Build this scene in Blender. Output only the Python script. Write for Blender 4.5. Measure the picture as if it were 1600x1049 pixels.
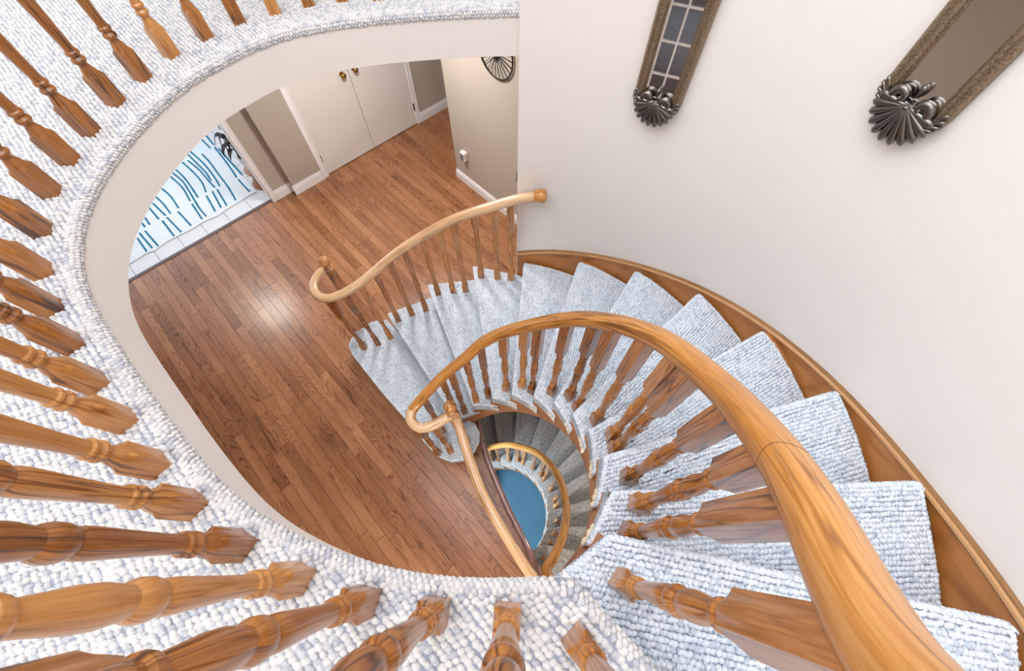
import bpy, bmesh, math, random
import numpy as np
from mathutils import Vector, Matrix
random.seed(7)
R_ = math.radians
scene = bpy.context.scene
for o in list(bpy.data.objects): bpy.data.objects.remove(o)
C = scene.collection

# ------------------------------------------------------------------ camera
F_PX, TH, RO, YA = 650.0, R_(27.02), R_(-0.25), R_(43.44)
CAMZ = 3.5
cam_d = bpy.data.cameras.new('camera'); cam = bpy.data.objects.new('camera', cam_d); C.objects.link(cam)
cam_d.sensor_width = 36.0; cam_d.lens = F_PX/1600*36.0; cam_d.clip_start = 0.01; cam_d.clip_end = 100
cam.matrix_world = Matrix.Translation((0, 0, CAMZ)) @ Matrix.Rotation(TH, 4, 'X') @ Matrix.Rotation(RO, 4, 'Z')
scene.camera = cam

# ------------------------------------------------------------------ world, lights, exposure
vs = scene.view_settings
vs.view_transform = 'Standard'; vs.look = 'None'; vs.gamma = 1.0; vs.use_curve_mapping = False
vs.exposure = 0.22
w = bpy.data.worlds.new('world'); scene.world = w; w.use_nodes = True
bg = w.node_tree.nodes['Background']; bg.inputs['Color'].default_value = (0.62, 0.78, 1.0, 1); bg.inputs['Strength'].default_value = 1.2

def area(name, loc, rot, sx, sy, power, col):
    l = bpy.data.lights.new(name, 'AREA'); l.shape = 'RECTANGLE'; l.size = sx; l.size_y = sy
    l.energy = power; l.color = col
    o = bpy.data.objects.new(name, l); C.objects.link(o); o.location = loc; o.rotation_euler = rot
    return o
SKY_C = (-0.9, 0.7)          # centre of the skylight over the stairwell
SKY_S = (3.0, 3.0)
area('skylight_daylight', (SKY_C[0], SKY_C[1], 5.2), (0, 0, 0), SKY_S[0], SKY_S[1], 92, (1.0, 0.985, 0.975))

# ------------------------------------------------------------------ plan helpers
CA, SA = math.cos(YA), math.sin(YA)
def AB(a, b): return (CA*a - SA*b, SA*a + CA*b)          # house axes -> world plan
def toAB(x, y): return (CA*x + SA*y, -SA*x + CA*y)
def at(px, py, z):                                       # survey point: where a sight line meets the level z
    fw = Vector((0, math.sin(TH), -math.cos(TH))); up = Vector((0, math.cos(TH), math.sin(TH))); r = Vector((1, 0, 0))
    r2 = math.cos(RO)*r + math.sin(RO)*up; u2 = -math.sin(RO)*r + math.cos(RO)*up
    d = r2*((px-800)/F_PX) - u2*((py-524.5)/F_PX) + fw
    t = (z-CAMZ)/d.z
    return (d.x*t, d.y*t)
def catmull(P, n=8):
    P = [np.array(p, float) for p in P]; out = []
    Q = [2*P[0]-P[1]] + P + [2*P[-1]-P[-2]]
    for i in range(1, len(Q)-2):
        a, b, c, d = Q[i-1:i+3]
        for k in range(n):
            t = k/n
            out.append(0.5*((2*b) + (c-a)*t + (2*a-5*b+4*c-d)*t*t + (3*b-a-3*c+d)*t**3))
    out.append(P[-1]); return out
def resample(P, step):
    P = np.array(P, float); s = np.r_[0, np.cumsum(np.linalg.norm(np.diff(P, axis=0), axis=1))]
    n = max(2, int(round(s[-1]/step))+1); t = np.linspace(0, s[-1], n)
    return np.stack([np.interp(t, s, P[:, k]) for k in range(P.shape[1])], 1)

# ------------------------------------------------------------------ materials
MATS = {}
def nmat(name):
    m = bpy.data.materials.new(name); m.use_nodes = True
    return m, m.node_tree.nodes, m.node_tree.links, m.node_tree.nodes['Principled BSDF']
def mathn(N, L, op, a, b=None, c=None):
    n = N.new('ShaderNodeMath'); n.operation = op
    for i, v in enumerate((a, b, c)):
        if v is None: continue
        if isinstance(v, (int, float)): n.inputs[i].default_value = v
        else: L.new(v, n.inputs[i])
    return n.outputs[0]
def ramp(N, L, fac, stops):
    n = N.new('ShaderNodeValToRGB'); L.new(fac, n.inputs[0])
    e = n.color_ramp.elements
    while len(e) < len(stops): e.new(0.5)
    for i, (p, c) in enumerate(stops): e[i].position = p; e[i].color = (*c, 1)
    return n.outputs[0]
def s2l(r, g, b):
    f = lambda v: (v/255/12.92) if v/255 <= 0.04045 else ((v/255+0.055)/1.055)**2.4
    return (f(r), f(g), f(b))
def plain(name, col, rough=0.6, metal=0.0, bump=0.0, bscale=200, vary=0.0, coat=0.0):
    m, N, L, P = nmat(name)
    P.inputs['Base Color'].default_value = (*col, 1); P.inputs['Roughness'].default_value = rough; P.inputs['Metallic'].default_value = metal
    P.inputs['Coat Weight'].default_value = coat
    tc = N.new('ShaderNodeTexCoord')
    if vary:
        no = N.new('ShaderNodeTexNoise'); no.inputs['Scale'].default_value = 3; no.inputs['Detail'].default_value = 5
        L.new(tc.outputs['Object'], no.inputs['Vector'])
        c = ramp(N, L, no.outputs['Fac'], [(0.3, tuple(v*(1-vary) for v in col)), (0.7, tuple(min(1, v*(1+vary)) for v in col))])
        L.new(c, P.inputs['Base Color'])
    if bump:
        no = N.new('ShaderNodeTexNoise'); no.inputs['Scale'].default_value = bscale; no.inputs['Detail'].default_value = 3
        L.new(tc.outputs['Object'], no.inputs['Vector'])
        b = N.new('ShaderNodeBump'); b.inputs['Strength'].default_value = bump; b.inputs['Distance'].default_value = 0.002
        L.new(no.outputs['Fac'], b.inputs['Height']); L.new(b.outputs[0], P.inputs['Normal'])
    MATS[name] = m; return m
def wood(name, dark, mid, light, rough=0.35, coat=0.3, grain=1.0, var=0.25, ringscale=9.0, contrast=1.0, rings=90.0):
    """UV wood: u runs along the grain, v across, both in metres."""
    m, N, L, P = nmat(name)
    uv = N.new('ShaderNodeUVMap'); oi = N.new('ShaderNodeObjectInfo')
    off = mathn(N, L, 'MULTIPLY', oi.outputs['Random'], 37.0)
    cmb = N.new('ShaderNodeCombineXYZ'); L.new(off, cmb.inputs[0]); L.new(mathn(N, L, 'MULTIPLY', oi.outputs['Random'], 11.0), cmb.inputs[1]); L.new(off, cmb.inputs[2])
    add = N.new('ShaderNodeVectorMath'); add.operation = 'ADD'; L.new(uv.outputs[0], add.inputs[0]); L.new(cmb.outputs[0], add.inputs[1])
    def stretched(sx, sy):
        mp = N.new('ShaderNodeMapping'); mp.inputs['Scale'].default_value = (sx, sy, 1); L.new(add.outputs[0], mp.inputs[0]); return mp.outputs[0]
    # cathedral figure: thin dark growth lines on the contours of a stretched noise
    nz = N.new('ShaderNodeTexNoise'); nz.inputs['Scale'].default_value = 1.0; nz.inputs['Detail'].default_value = 2.0; nz.inputs['Roughness'].default_value = 0.45; L.new(stretched(1.1*grain, ringscale), nz.inputs['Vector'])
    band = mathn(N, L, 'SINE', mathn(N, L, 'MULTIPLY', nz.outputs['Fac'], rings))
    band = mathn(N, L, 'POWER', mathn(N, L, 'MULTIPLY_ADD', band, 0.5, 0.5), 5.0)
    msk = N.new('ShaderNodeTexNoise'); msk.inputs['Scale'].default_value = 1.0; msk.inputs['Detail'].default_value = 1.0; L.new(stretched(1.7, 13), msk.inputs['Vector'])
    band = mathn(N, L, 'MULTIPLY', band, ramp(N, L, msk.outputs['Fac'], [(0.38, (0.15, 0.15, 0.15)), (0.58, (1, 1, 1))]))
    # fine pores
    fz = N.new('ShaderNodeTexNoise'); fz.inputs['Scale'].default_value = 1.0; fz.inputs['Detail'].default_value = 3; fz.inputs['Roughness'].default_value = 0.6
    L.new(stretched(9*grain, 330), fz.inputs['Vector'])
    bz = N.new('ShaderNodeTexNoise'); bz.inputs['Scale'].default_value = 1.0; bz.inputs['Detail'].default_value = 2; L.new(stretched(1.6, 9), bz.inputs['Vector'])
    f = mathn(N, L, 'MULTIPLY', band, -0.42*contrast)
    f = mathn(N, L, 'ADD', f, mathn(N, L, 'MULTIPLY_ADD', fz.outputs['Fac'], 0.7*contrast, 0.58-0.35*contrast))
    f = mathn(N, L, 'ADD', f, mathn(N, L, 'MULTIPLY_ADD', bz.outputs['Fac'], 0.5, -0.25))
    f = mathn(N, L, 'ADD', f, mathn(N, L, 'MULTIPLY_ADD', oi.outputs['Random'], var, -var/2))
    col = ramp(N, L, f, [(0.12, dark), (0.5, mid), (0.88, light)])
    L.new(col, P.inputs['Base Color'])
    P.inputs['Roughness'].default_value = rough; P.inputs['Coat Weight'].default_value = coat; P.inputs['Coat Roughness'].default_value = 0.15
    b = N.new('ShaderNodeBump'); b.inputs['Strength'].default_value = 0.15; b.inputs['Distance'].default_value = 0.001
    L.new(fz.outputs['Fac'], b.inputs['Height']); L.new(b.outputs[0], P.inputs['Normal'])
    MATS[name] = m; return m
def carpet(name, white, grey, dark, row=0.0105, loop=0.016, bump=1.0, share=0.45):
    """Loop pile carpet in UV metres: staggered rows of loops, some of them flecked, with the shade between them painted dark."""
    m, N, L, P = nmat(name)
    uv = N.new('ShaderNodeUVMap'); sp = N.new('ShaderNodeSeparateXYZ')
    wob = N.new('ShaderNodeTexNoise'); wob.inputs['Scale'].default_value = 45; wob.inputs['Detail'].default_value = 2
    L.new(uv.outputs[0], wob.inputs['Vector'])
    vm = N.new('ShaderNodeVectorMath'); vm.operation = 'MULTIPLY_ADD'; L.new(wob.outputs['Color'], vm.inputs[0]); vm.inputs[1].default_value = (0.010, 0.008, 0); L.new(uv.outputs[0], vm.inputs[2])
    L.new(vm.outputs[0], sp.inputs[0])
    v = mathn(N, L, 'DIVIDE', sp.outputs[1], row); ri = mathn(N, L, 'FLOOR', v); fv = mathn(N, L, 'SUBTRACT', mathn(N, L, 'FRACT', v), 0.5)
    u = mathn(N, L, 'DIVIDE', sp.outputs[0], loop)
    u = mathn(N, L, 'ADD', u, mathn(N, L, 'MULTIPLY', ri, 0.5)); u = mathn(N, L, 'ADD', u, mathn(N, L, 'MULTIPLY', fv, 0.5))
    ui = mathn(N, L, 'FLOOR', u); fu = mathn(N, L, 'SUBTRACT', mathn(N, L, 'FRACT', u), 0.5)
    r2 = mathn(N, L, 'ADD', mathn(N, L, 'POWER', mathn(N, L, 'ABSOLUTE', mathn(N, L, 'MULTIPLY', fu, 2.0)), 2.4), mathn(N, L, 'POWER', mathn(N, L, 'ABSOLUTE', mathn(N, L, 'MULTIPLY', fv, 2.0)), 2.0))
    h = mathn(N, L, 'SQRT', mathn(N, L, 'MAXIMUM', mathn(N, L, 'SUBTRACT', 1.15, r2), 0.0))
    wn = N.new('ShaderNodeTexWhiteNoise'); wn.noise_dimensions = '2D'
    cx = N.new('ShaderNodeCombineXYZ'); L.new(ui, cx.inputs[0]); L.new(ri, cx.inputs[1]); L.new(cx.outputs[0], wn.inputs['Vector'])
    fine = N.new('ShaderNodeTexNoise'); fine.inputs['Scale'].default_value = 420; fine.inputs['Detail'].default_value = 2; L.new(uv.outputs[0], fine.inputs['Vector'])
    fl = mathn(N, L, 'ADD', wn.outputs['Value'], mathn(N, L, 'MULTIPLY_ADD', fine.outputs['Fac'], 1.2, -0.6))
    c1 = ramp(N, L, fl, [(share-0.3, grey), (share+0.25, white)])
    mx = N.new('ShaderNodeMix'); mx.data_type = 'RGBA'; L.new(mathn(N, L, 'MULTIPLY_ADD', h, 1.25, -0.1), mx.inputs['Factor']); mx.inputs['A'].default_value = (*dark, 1); L.new(c1, mx.inputs['B'])  # shade between the loops put into the colour, darker toward each loop's rim
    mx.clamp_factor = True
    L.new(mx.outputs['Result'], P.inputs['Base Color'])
    P.inputs['Roughness'].default_value = 0.95; P.inputs['Specular IOR Level'].default_value = 0.1; P.inputs['Sheen Weight'].default_value = 0.2
    b = N.new('ShaderNodeBump'); b.inputs['Strength'].default_value = bump; b.inputs['Distance'].default_value = 0.006
    hh = mathn(N, L, 'ADD', h, mathn(N, L, 'MULTIPLY', fine.outputs['Fac'], 0.5))
    L.new(hh, b.inputs['Height']); L.new(b.outputs[0], P.inputs['Normal'])
    MATS[name] = m; return m

plain('wall_white', s2l(237, 231, 225), 0.75, bump=0.08, bscale=120)
plain('wall_beige', s2l(180, 171, 160), 0.8, bump=0.12, bscale=160)
plain('ceiling_white', s2l(238, 238, 238), 0.9)
plain('trim_white', s2l(238, 238, 240), 0.4)
plain('door_white', s2l(224, 221, 218), 0.45)
plain('dark_gap', s2l(45, 30, 22), 0.8)
plain('brass', s2l(178, 140, 75), 0.25, 1.0)
plain('hinge_brown', s2l(70, 58, 48), 0.4, 0.8)
plain('black_iron', s2l(28, 24, 22), 0.5, 0.5)
plain('plastic_white', s2l(235, 235, 232), 0.4)
plain('plastic_grey', s2l(120, 120, 118), 0.5)
plain('tile', s2l(214, 216, 220), 0.25, vary=0.04)
plain('grout', s2l(120, 122, 126), 0.9)
plain('threshold', s2l(92, 74, 72), 0.4)
plain('rug_white', s2l(218, 228, 236), 0.95, bump=0.5, bscale=300)
plain('rug_blue', s2l(20, 112, 150), 0.95, bump=0.5, bscale=300)
plain('pot_white', s2l(205, 208, 210), 0.35)
plain('leaf_dark', s2l(24, 30, 24), 0.5)
plain('leaf_purple', s2l(34, 20, 28), 0.5)
plain('soil', s2l(50, 36, 28), 0.95)
plain('blue_carpet', s2l(74, 108, 126), 0.95, bump=0.9, bscale=260, vary=0.06)
plain('cream_backing', s2l(226, 212, 186), 0.95, bump=0.8, bscale=300)
plain('ornament', s2l(120, 114, 108), 0.28, 1.0)
plain('bracket_metal', s2l(120, 110, 95), 0.35, 1.0)
m, N, L, P = nmat('mirror_glass'); P.inputs['Base Color'].default_value = (0.88, 0.87, 0.84, 1); P.inputs['Metallic'].default_value = 1; P.inputs['Roughness'].default_value = 0.01; MATS['mirror_glass'] = m
m, N, L, P = nmat('clear_glass'); P.inputs['Base Color'].default_value = (0.95, 0.97, 0.97, 1); P.inputs['Transmission Weight'].default_value = 1; P.inputs['Roughness'].default_value = 0.0; P.inputs['IOR'].default_value = 1.05; MATS['clear_glass'] = m
m, N, L, P = nmat('antique_frame')
tc = N.new('ShaderNodeTexCoord'); no = N.new('ShaderNodeTexNoise'); no.inputs['Scale'].default_value = 230; no.inputs['Detail'].default_value = 8; L.new(tc.outputs['Object'], no.inputs['Vector'])
L.new(ramp(N, L, no.outputs['Fac'], [(0.28, s2l(100, 84, 66)), (0.46, s2l(134, 116, 94)), (0.66, s2l(166, 148, 124))]), P.inputs['Base Color'])
P.inputs['Metallic'].default_value = 0.75; P.inputs['Roughness'].default_value = 0.34; MATS['antique_frame'] = m
m, N, L, P = nmat('lamp_glow'); P.inputs['Emission Color'].default_value = (1, 0.93, 0.82, 1); P.inputs['Emission Strength'].default_value = 12; MATS['lamp_glow'] = m

wood('wood_floor', s2l(90, 53, 30), s2l(152, 101, 66), s2l(188, 137, 98), rough=0.30, coat=0.15, var=0.26, ringscale=8, contrast=0.8, rings=150)
wood('wood_baluster', s2l(78, 42, 14), s2l(162, 100, 40), s2l(208, 148, 84), rough=0.3, coat=0.4, grain=1.4, var=0.3, ringscale=26, rings=60)
wood('wood_rail', s2l(112, 64, 18), s2l(192, 128, 56), s2l(226, 172, 106), rough=0.34, coat=0.3, grain=1.2, var=0.1, ringscale=34, contrast=0.95, rings=40)
wood('wood_rail_pale', s2l(136, 90, 50), s2l(210, 168, 124), s2l(238, 208, 170), rough=0.3, coat=0.4, grain=1.0, var=0.1, ringscale=30, contrast=1.0, rings=45)
wood('wood_stringer', s2l(124, 70, 24), s2l(180, 114, 52), s2l(202, 140, 80), rough=0.45, coat=0.1, ringscale=3, contrast=0.6, var=0.05, rings=50)
wood('wood_cap', s2l(100, 66, 34), s2l(146, 104, 62), s2l(176, 132, 86), rough=0.45, coat=0.1, ringscale=14, contrast=0.8, var=0.05)
wood('wood_bead', s2l(150, 100, 56), s2l(198, 148, 98), s2l(222, 178, 130), rough=0.45, coat=0.1, ringscale=14, contrast=0.6, var=0.05)
wood('wood_newel', s2l(110, 66, 28), s2l(184, 124, 70), s2l(220, 168, 112), rough=0.35, coat=0.35, grain=1.4, var=0.1, ringscale=14, rings=50)
wood('wood_nosing', s2l(86, 52, 46), s2l(134, 92, 84), s2l(172, 130, 120), rough=0.12, coat=1.0, var=0.05)
def pile_mat(name, hi, lo):
    m, N, L, P = nmat(name); at_ = N.new('ShaderNodeAttribute'); at_.attribute_name = 'fleck'
    tc = N.new('ShaderNodeTexCoord'); no = N.new('ShaderNodeTexNoise'); no.inputs['Scale'].default_value = 260; no.inputs['Detail'].default_value = 2; L.new(tc.outputs['Object'], no.inputs['Vector'])
    f = mathn(N, L, 'ADD', at_.outputs['Fac'], mathn(N, L, 'MULTIPLY_ADD', no.outputs['Fac'], 1.0, -0.5))
    L.new(ramp(N, L, f, [(0.0, lo), (0.42, hi)]), P.inputs['Base Color']); P.inputs['Roughness'].default_value = 0.95; P.inputs['Specular IOR Level'].default_value = 0.1; P.inputs['Sheen Weight'].default_value = 0.3
    MATS[name] = m
pile_mat('pile_upper', s2l(214, 212, 210), s2l(176, 179, 189))
pile_mat('pile_stair_blue_light', s2l(222, 230, 239), s2l(188, 199, 214))  # same carpet as the landing, blue of the light put into its colour
plain('carpet_gap_shade', s2l(146, 151, 165), 1.0)  # dark sheet under the loops, shade of the gaps put into its colour
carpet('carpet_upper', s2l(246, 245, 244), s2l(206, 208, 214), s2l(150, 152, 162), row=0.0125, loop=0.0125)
carpet('carpet_stair_blue_light', s2l(232, 240, 248), s2l(190, 202, 216), s2l(140, 154, 174), row=0.0125, loop=0.0125)  # landing carpet again, bluish light painted into the tones
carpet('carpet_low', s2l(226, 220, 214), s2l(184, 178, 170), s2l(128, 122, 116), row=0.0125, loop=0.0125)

# ------------------------------------------------------------------ mesh helpers
class MB:
    def __init__(s): s.v = []; s.f = []; s.uv = []; s.mi = []
    def vert(s, p): s.v.append(tuple(p)); return len(s.v)-1
    def face(s, idx, uv, mi=0): s.f.append(tuple(idx)); s.uv.append([tuple(u) for u in uv]); s.mi.append(mi)
    def box(s, c, d, rz=0.0, along='x'):
        cx, cy, cz = c; hx, hy, hz = d[0]/2, d[1]/2, d[2]/2; ca, sa = math.cos(rz), math.sin(rz)
        P = [(sx*hx, sy*hy, sz*hz) for sz in (-1, 1) for sy in (-1, 1) for sx in (-1, 1)]
        b = len(s.v)
        for x, y, z in P: s.v.append((cx+ca*x-sa*y, cy+sa*x+ca*y, cz+z))
        for q, ax in (((0, 2, 3, 1), 'z'), ((4, 5, 7, 6), 'z'), ((0, 1, 5, 4), 'y'), ((2, 6, 7, 3), 'y'), ((0, 4, 6, 2), 'x'), ((1, 3, 7, 5), 'x')):
            oth = [k for k in 'xyz' if k != ax]
            if along in oth: uax = along; vax = [k for k in oth if k != along][0]
            else: uax, vax = oth
            s.face([b+k for k in q], [(P[k]['xyz'.index(uax)], P[k]['xyz'.index(vax)]) for k in q])
    def loft(s, rings, closed=True, us=None, vs=None, cap0=False, cap1=False, mi=0):
        n = len(rings[0]); base = len(s.v)
        for r in rings:
            for p in r: s.v.append(tuple(p))
        if us is None:
            us = [0.0]
            for i in range(1, len(rings)): us.append(us[-1]+float(np.linalg.norm(np.mean(np.array(rings[i]), 0)-np.mean(np.array(rings[i-1]), 0))))
        if vs is None:
            r = np.array(rings[len(rings)//2], float); vs = [0.0]
            for k in range(1, n+1): vs.append(vs[-1]+float(np.linalg.norm(r[k % n]-r[k-1])))
        m = n if closed else n-1
        for i in range(len(rings)-1):
            for k in range(m):
                k2 = (k+1) % n
                s.face([base+i*n+k, base+i*n+k2, base+(i+1)*n+k2, base+(i+1)*n+k], [(us[i], vs[k]), (us[i], vs[k+1]), (us[i+1], vs[k+1]), (us[i+1], vs[k])], mi)
        if cap0: s.face([base+k for k in range(n)][::-1], [(rings[0][k][0], rings[0][k][1]) for k in range(n)][::-1], mi)
        if cap1: s.face([base+(len(rings)-1)*n+k for k in range(n)], [(rings[-1][k][0], rings[-1][k][1]) for k in range(n)], mi)
    def lathe(s, prof, c=(0, 0, 0), seg=20, cap=True):
        rings = [[(c[0]+r*math.cos(2*math.pi*k/seg), c[1]+r*math.sin(2*math.pi*k/seg), c[2]+z) for k in range(seg)] for r, z in prof]
        us = [0.0]
        for i in range(1, len(prof)): us.append(us[-1]+math.hypot(prof[i][0]-prof[i-1][0], prof[i][1]-prof[i-1][1]))
        s.loft(rings, us=us, cap0=cap, cap1=cap)
    def ngon_prism(s, poly, z0, z1, rot=0.0):
        ca, sa = math.cos(rot), math.sin(rot); b = len(s.v); n = len(poly)
        for z in (z0, z1):
            for x, y in poly: s.v.append((x, y, z))
        U = [(ca*x+sa*y, -sa*x+ca*y) for x, y in poly]
        s.face([b+k for k in range(n)][::-1], U[::-1]); s.face([b+n+k for k in range(n)], U)
        t = 0.0
        for k in range(n):
            k2 = (k+1) % n; l = math.hypot(poly[k2][0]-poly[k][0], poly[k2][1]-poly[k][1])
            s.face([b+k, b+k2, b+n+k2, b+n+k], [(t, 0), (t+l, 0), (t+l, z1-z0), (t, z1-z0)]); t += l
    def mesh(s, name, mats, smooth=None):
        me = bpy.data.meshes.new(name); me.from_pydata(s.v, [], s.f)
        u = me.uv_layers.new(name='UVMap'); flat = [c for f in s.uv for p in f for c in p]; u.data.foreach_set('uv', flat)
        for mt in (mats if isinstance(mats, (list, tuple)) else [mats]): me.materials.append(MATS[mt])
        me.polygons.foreach_set('material_index', s.mi)
        if smooth is not None:
            me.polygons.foreach_set('use_smooth', [True]*len(s.f)); me.set_sharp_from_angle(angle=R_(smooth))
        me.update(); return me
    def build(s, name, mats, parent=None, smooth=None, kind=None):
        o = bpy.data.objects.new(name, s.mesh(name, mats, smooth)); C.objects.link(o)
        bm = bmesh.new(); bm.from_mesh(o.data); bmesh.ops.recalc_face_normals(bm, faces=bm.faces); bm.to_mesh(o.data); bm.free()
        if parent: o.parent = parent
        if kind: o['kind'] = kind
        return o
def link_mesh(name, me, parent=None, loc=(0, 0, 0), rz=0.0):
    o = bpy.data.objects.new(name, me); C.objects.link(o); o.location = loc; o.rotation_euler = (0, 0, rz)
    if parent: o.parent = parent
    return o
def thing(name, label, cat, loc=(0, 0, 0), group=None):
    o = bpy.data.objects.new(name, None); C.objects.link(o); o.location = loc; o.empty_display_size = 0.1
    o['label'] = label; o['category'] = cat
    if group: o['group'] = group
    return o
def tag(o, label, cat, group=None):
    o['label'] = label; o['category'] = cat
    if group: o['group'] = group
    return o
def struct(o, label=None):
    o['kind'] = 'structure'
    if label: o['label'] = label
    return o
def frames(path):
    P = np.array(path, float); T = np.gradient(P, axis=0); T /= np.linalg.norm(T, axis=1)[:, None]
    out = []
    for t in T:
        side = np.cross(t, [0, 0, 1.0]); side /= np.linalg.norm(side)+1e-9
        out.append((t, side, np.cross(side, t)))
    return P, out
def sweep(mb, path, section, caps=True, mi=0, flip=False):
    """section: list of (side, up) offsets"""
    P, Fm = frames(path); rings = []
    for p, (t, sd, up) in zip(P, Fm): rings.append([p+sd*a+up*b for a, b in section])
    us = np.r_[0, np.cumsum(np.linalg.norm(np.diff(P, axis=0), axis=1))]
    mb.loft(rings, us=list(us), cap0=caps, cap1=caps, mi=mi)
def vstrip(mb, path2, z0, z1):
    """vertical strip along plan path; z0,z1 numbers or lists"""
    n = len(path2); g = lambda z, i: z[i] if hasattr(z, '__len__') else z
    rings = [[(p[0], p[1], g(z0, i)), (p[0], p[1], g(z1, i))] for i, p in enumerate(path2)]
    s = [0.0]
    for i in range(1, n): s.append(s[-1]+math.hypot(path2[i][0]-path2[i-1][0], path2[i][1]-path2[i-1][1]))
    base = len(mb.v)
    for r in rings: mb.v.extend(r)
    for i in range(n-1):
        mb.face([base+2*i, base+2*i+2, base+2*i+3, base+2*i+1], [(s[i], rings[i][0][2]), (s[i+1], rings[i+1][0][2]), (s[i+1], rings[i+1][1][2]), (s[i], rings[i][1][2])])
def offset_path(path, d):
    """offset plan path to its left by d"""
    P = np.array(path, float)[:, :2]; T = np.gradient(P, axis=0); T /= np.linalg.norm(T, axis=1)[:, None]
    return P + d*np.stack([-T[:, 1], T[:, 0]], 1)
def abbox(mb, a0, a1, b0, b1, z0, z1, along='x'):
    c = AB((a0+a1)/2, (b0+b1)/2); mb.box((c[0], c[1], (z0+z1)/2), (abs(a1-a0), abs(b1-b0), z1-z0), YA, along)

def in_poly(P, poly):
    x, y = P[:, 0], P[:, 1]; ins = np.zeros(len(P), bool); Q = np.array(poly); j = len(Q)-1
    for i in range(len(Q)):
        xi, yi, xj, yj = Q[i, 0], Q[i, 1], Q[j, 0], Q[j, 1]
        if yi != yj: ins ^= ((yi > y) != (yj > y)) & (x < (xj-xi)*(y-yi)/(yj-yi)+xi)
        j = i
    return ins
def dist_path(P, path):
    Q = np.array(path)[:, :2]; D = np.full(len(P), 9.0)
    for a, b in zip(Q[:-1], Q[1:]):
        ab = b-a; t = np.clip(((P-a)@ab)/max(ab@ab, 1e-9), 0, 1); D = np.minimum(D, np.linalg.norm(P-(a+t[:, None]*ab), axis=1))
    return D
def pile(name, cen, U, V, Nn, mat, parent, seed=1, lu=0.0092, lv=0.0068, h=0.0062, seg=6):
    """one mesh of many small yarn loops: domes at cen with axes U, V and normal Nn (arrays)"""
    g = np.random.default_rng(seed); n = len(cen)
    if n == 0: return None
    an = np.linspace(0, 2*np.pi, seg+1)[:-1]; nv = 2*seg+1
    ring0 = np.stack([np.cos(an), np.sin(an), 0*an-0.1], 1); ring1 = np.stack([0.80*np.cos(an+0.3), 0.80*np.sin(an+0.3), 0*an+0.66], 1); tip = np.array([[0.1, 0, 1.0]])
    T = np.concatenate([ring0, ring1, tip])                                   # 13 points
    sc = g.uniform(0.86, 1.14, (n, 3)); rot = g.normal(0.42, 0.22, n); cs, sn = np.cos(rot)[:, None], np.sin(rot)[:, None]
    U2 = U*cs+V*sn; V2 = -U*sn+V*cs
    lean = g.normal(0, 0.0012, (n, 2))
    Vt = cen[:, None, :] + T[None, :, 0:1]*lu*sc[:, None, 0:1]*U2[:, None, :] + T[None, :, 1:2]*lv*sc[:, None, 1:2]*V2[:, None, :] + T[None, :, 2:3]*(h*sc[:, None, 2:3])*Nn[:, None, :]
    Vt += (T[None, :, 2:3] > 0.5)*(lean[:, None, 0:1]*U[:, None, :]+lean[:, None, 1:2]*V[:, None, :])
    tris = []
    for k_ in range(seg):
        k2 = (k_+1) % seg; tris += [(k_, k2, seg+k2), (k_, seg+k2, seg+k_), (seg+k_, seg+k2, 2*seg)]
    tris = np.array(tris); F_ = (tris[None]+nv*np.arange(n)[:, None, None]).reshape(-1, 3)
    me = bpy.data.meshes.new(name); me.vertices.add(nv*n); me.vertices.foreach_set('co', Vt.astype(np.float32).ravel())
    m_ = len(F_); me.loops.add(3*m_); me.loops.foreach_set('vertex_index', F_.astype(np.int32).ravel())
    me.polygons.add(m_); me.polygons.foreach_set('loop_start', np.arange(0, 3*m_, 3, dtype=np.int32)); me.update(calc_edges=True)
    me.polygons.foreach_set('use_smooth', np.ones(m_, bool))
    at_ = me.attributes.new('fleck', 'FLOAT', 'POINT'); at_.data.foreach_set('value', np.repeat(g.uniform(0, 1, n), nv).astype(np.float32))
    me.materials.append(MATS[mat]); o = bpy.data.objects.new(name, me); C.objects.link(o); o.parent = parent; o['kind'] = 'stuff'
    global NLOOP; NLOOP += n
    return o
NLOOP = 0
def flat_pile_points(poly, rot, pu=0.0112, pv=0.0136, seed=0):
    g = np.random.default_rng(seed); ca, sa = math.cos(rot), math.sin(rot); Q = np.array(poly); R2 = np.array([[ca, sa], [-sa, ca]]); L2 = Q@R2.T
    us = np.arange(L2[:, 0].min(), L2[:, 0].max(), pu); vs_ = np.arange(L2[:, 1].min(), L2[:, 1].max(), pv)
    Ug, Vg = np.meshgrid(us, vs_); Ug = Ug+(np.arange(len(vs_))[:, None] % 2)*pu*0.35+g.normal(0, 0.0014, Ug.shape); Vg = Vg+g.normal(0, 0.0009, Vg.shape)+0.0012*np.sin(Ug*40+np.arange(len(vs_))[:, None])
    P = np.stack([Ug.ravel(), Vg.ravel()], 1)@R2
    return P[in_poly(P, poly)], np.array((ca, sa, 0)), np.array((-sa, ca, 0))
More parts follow.
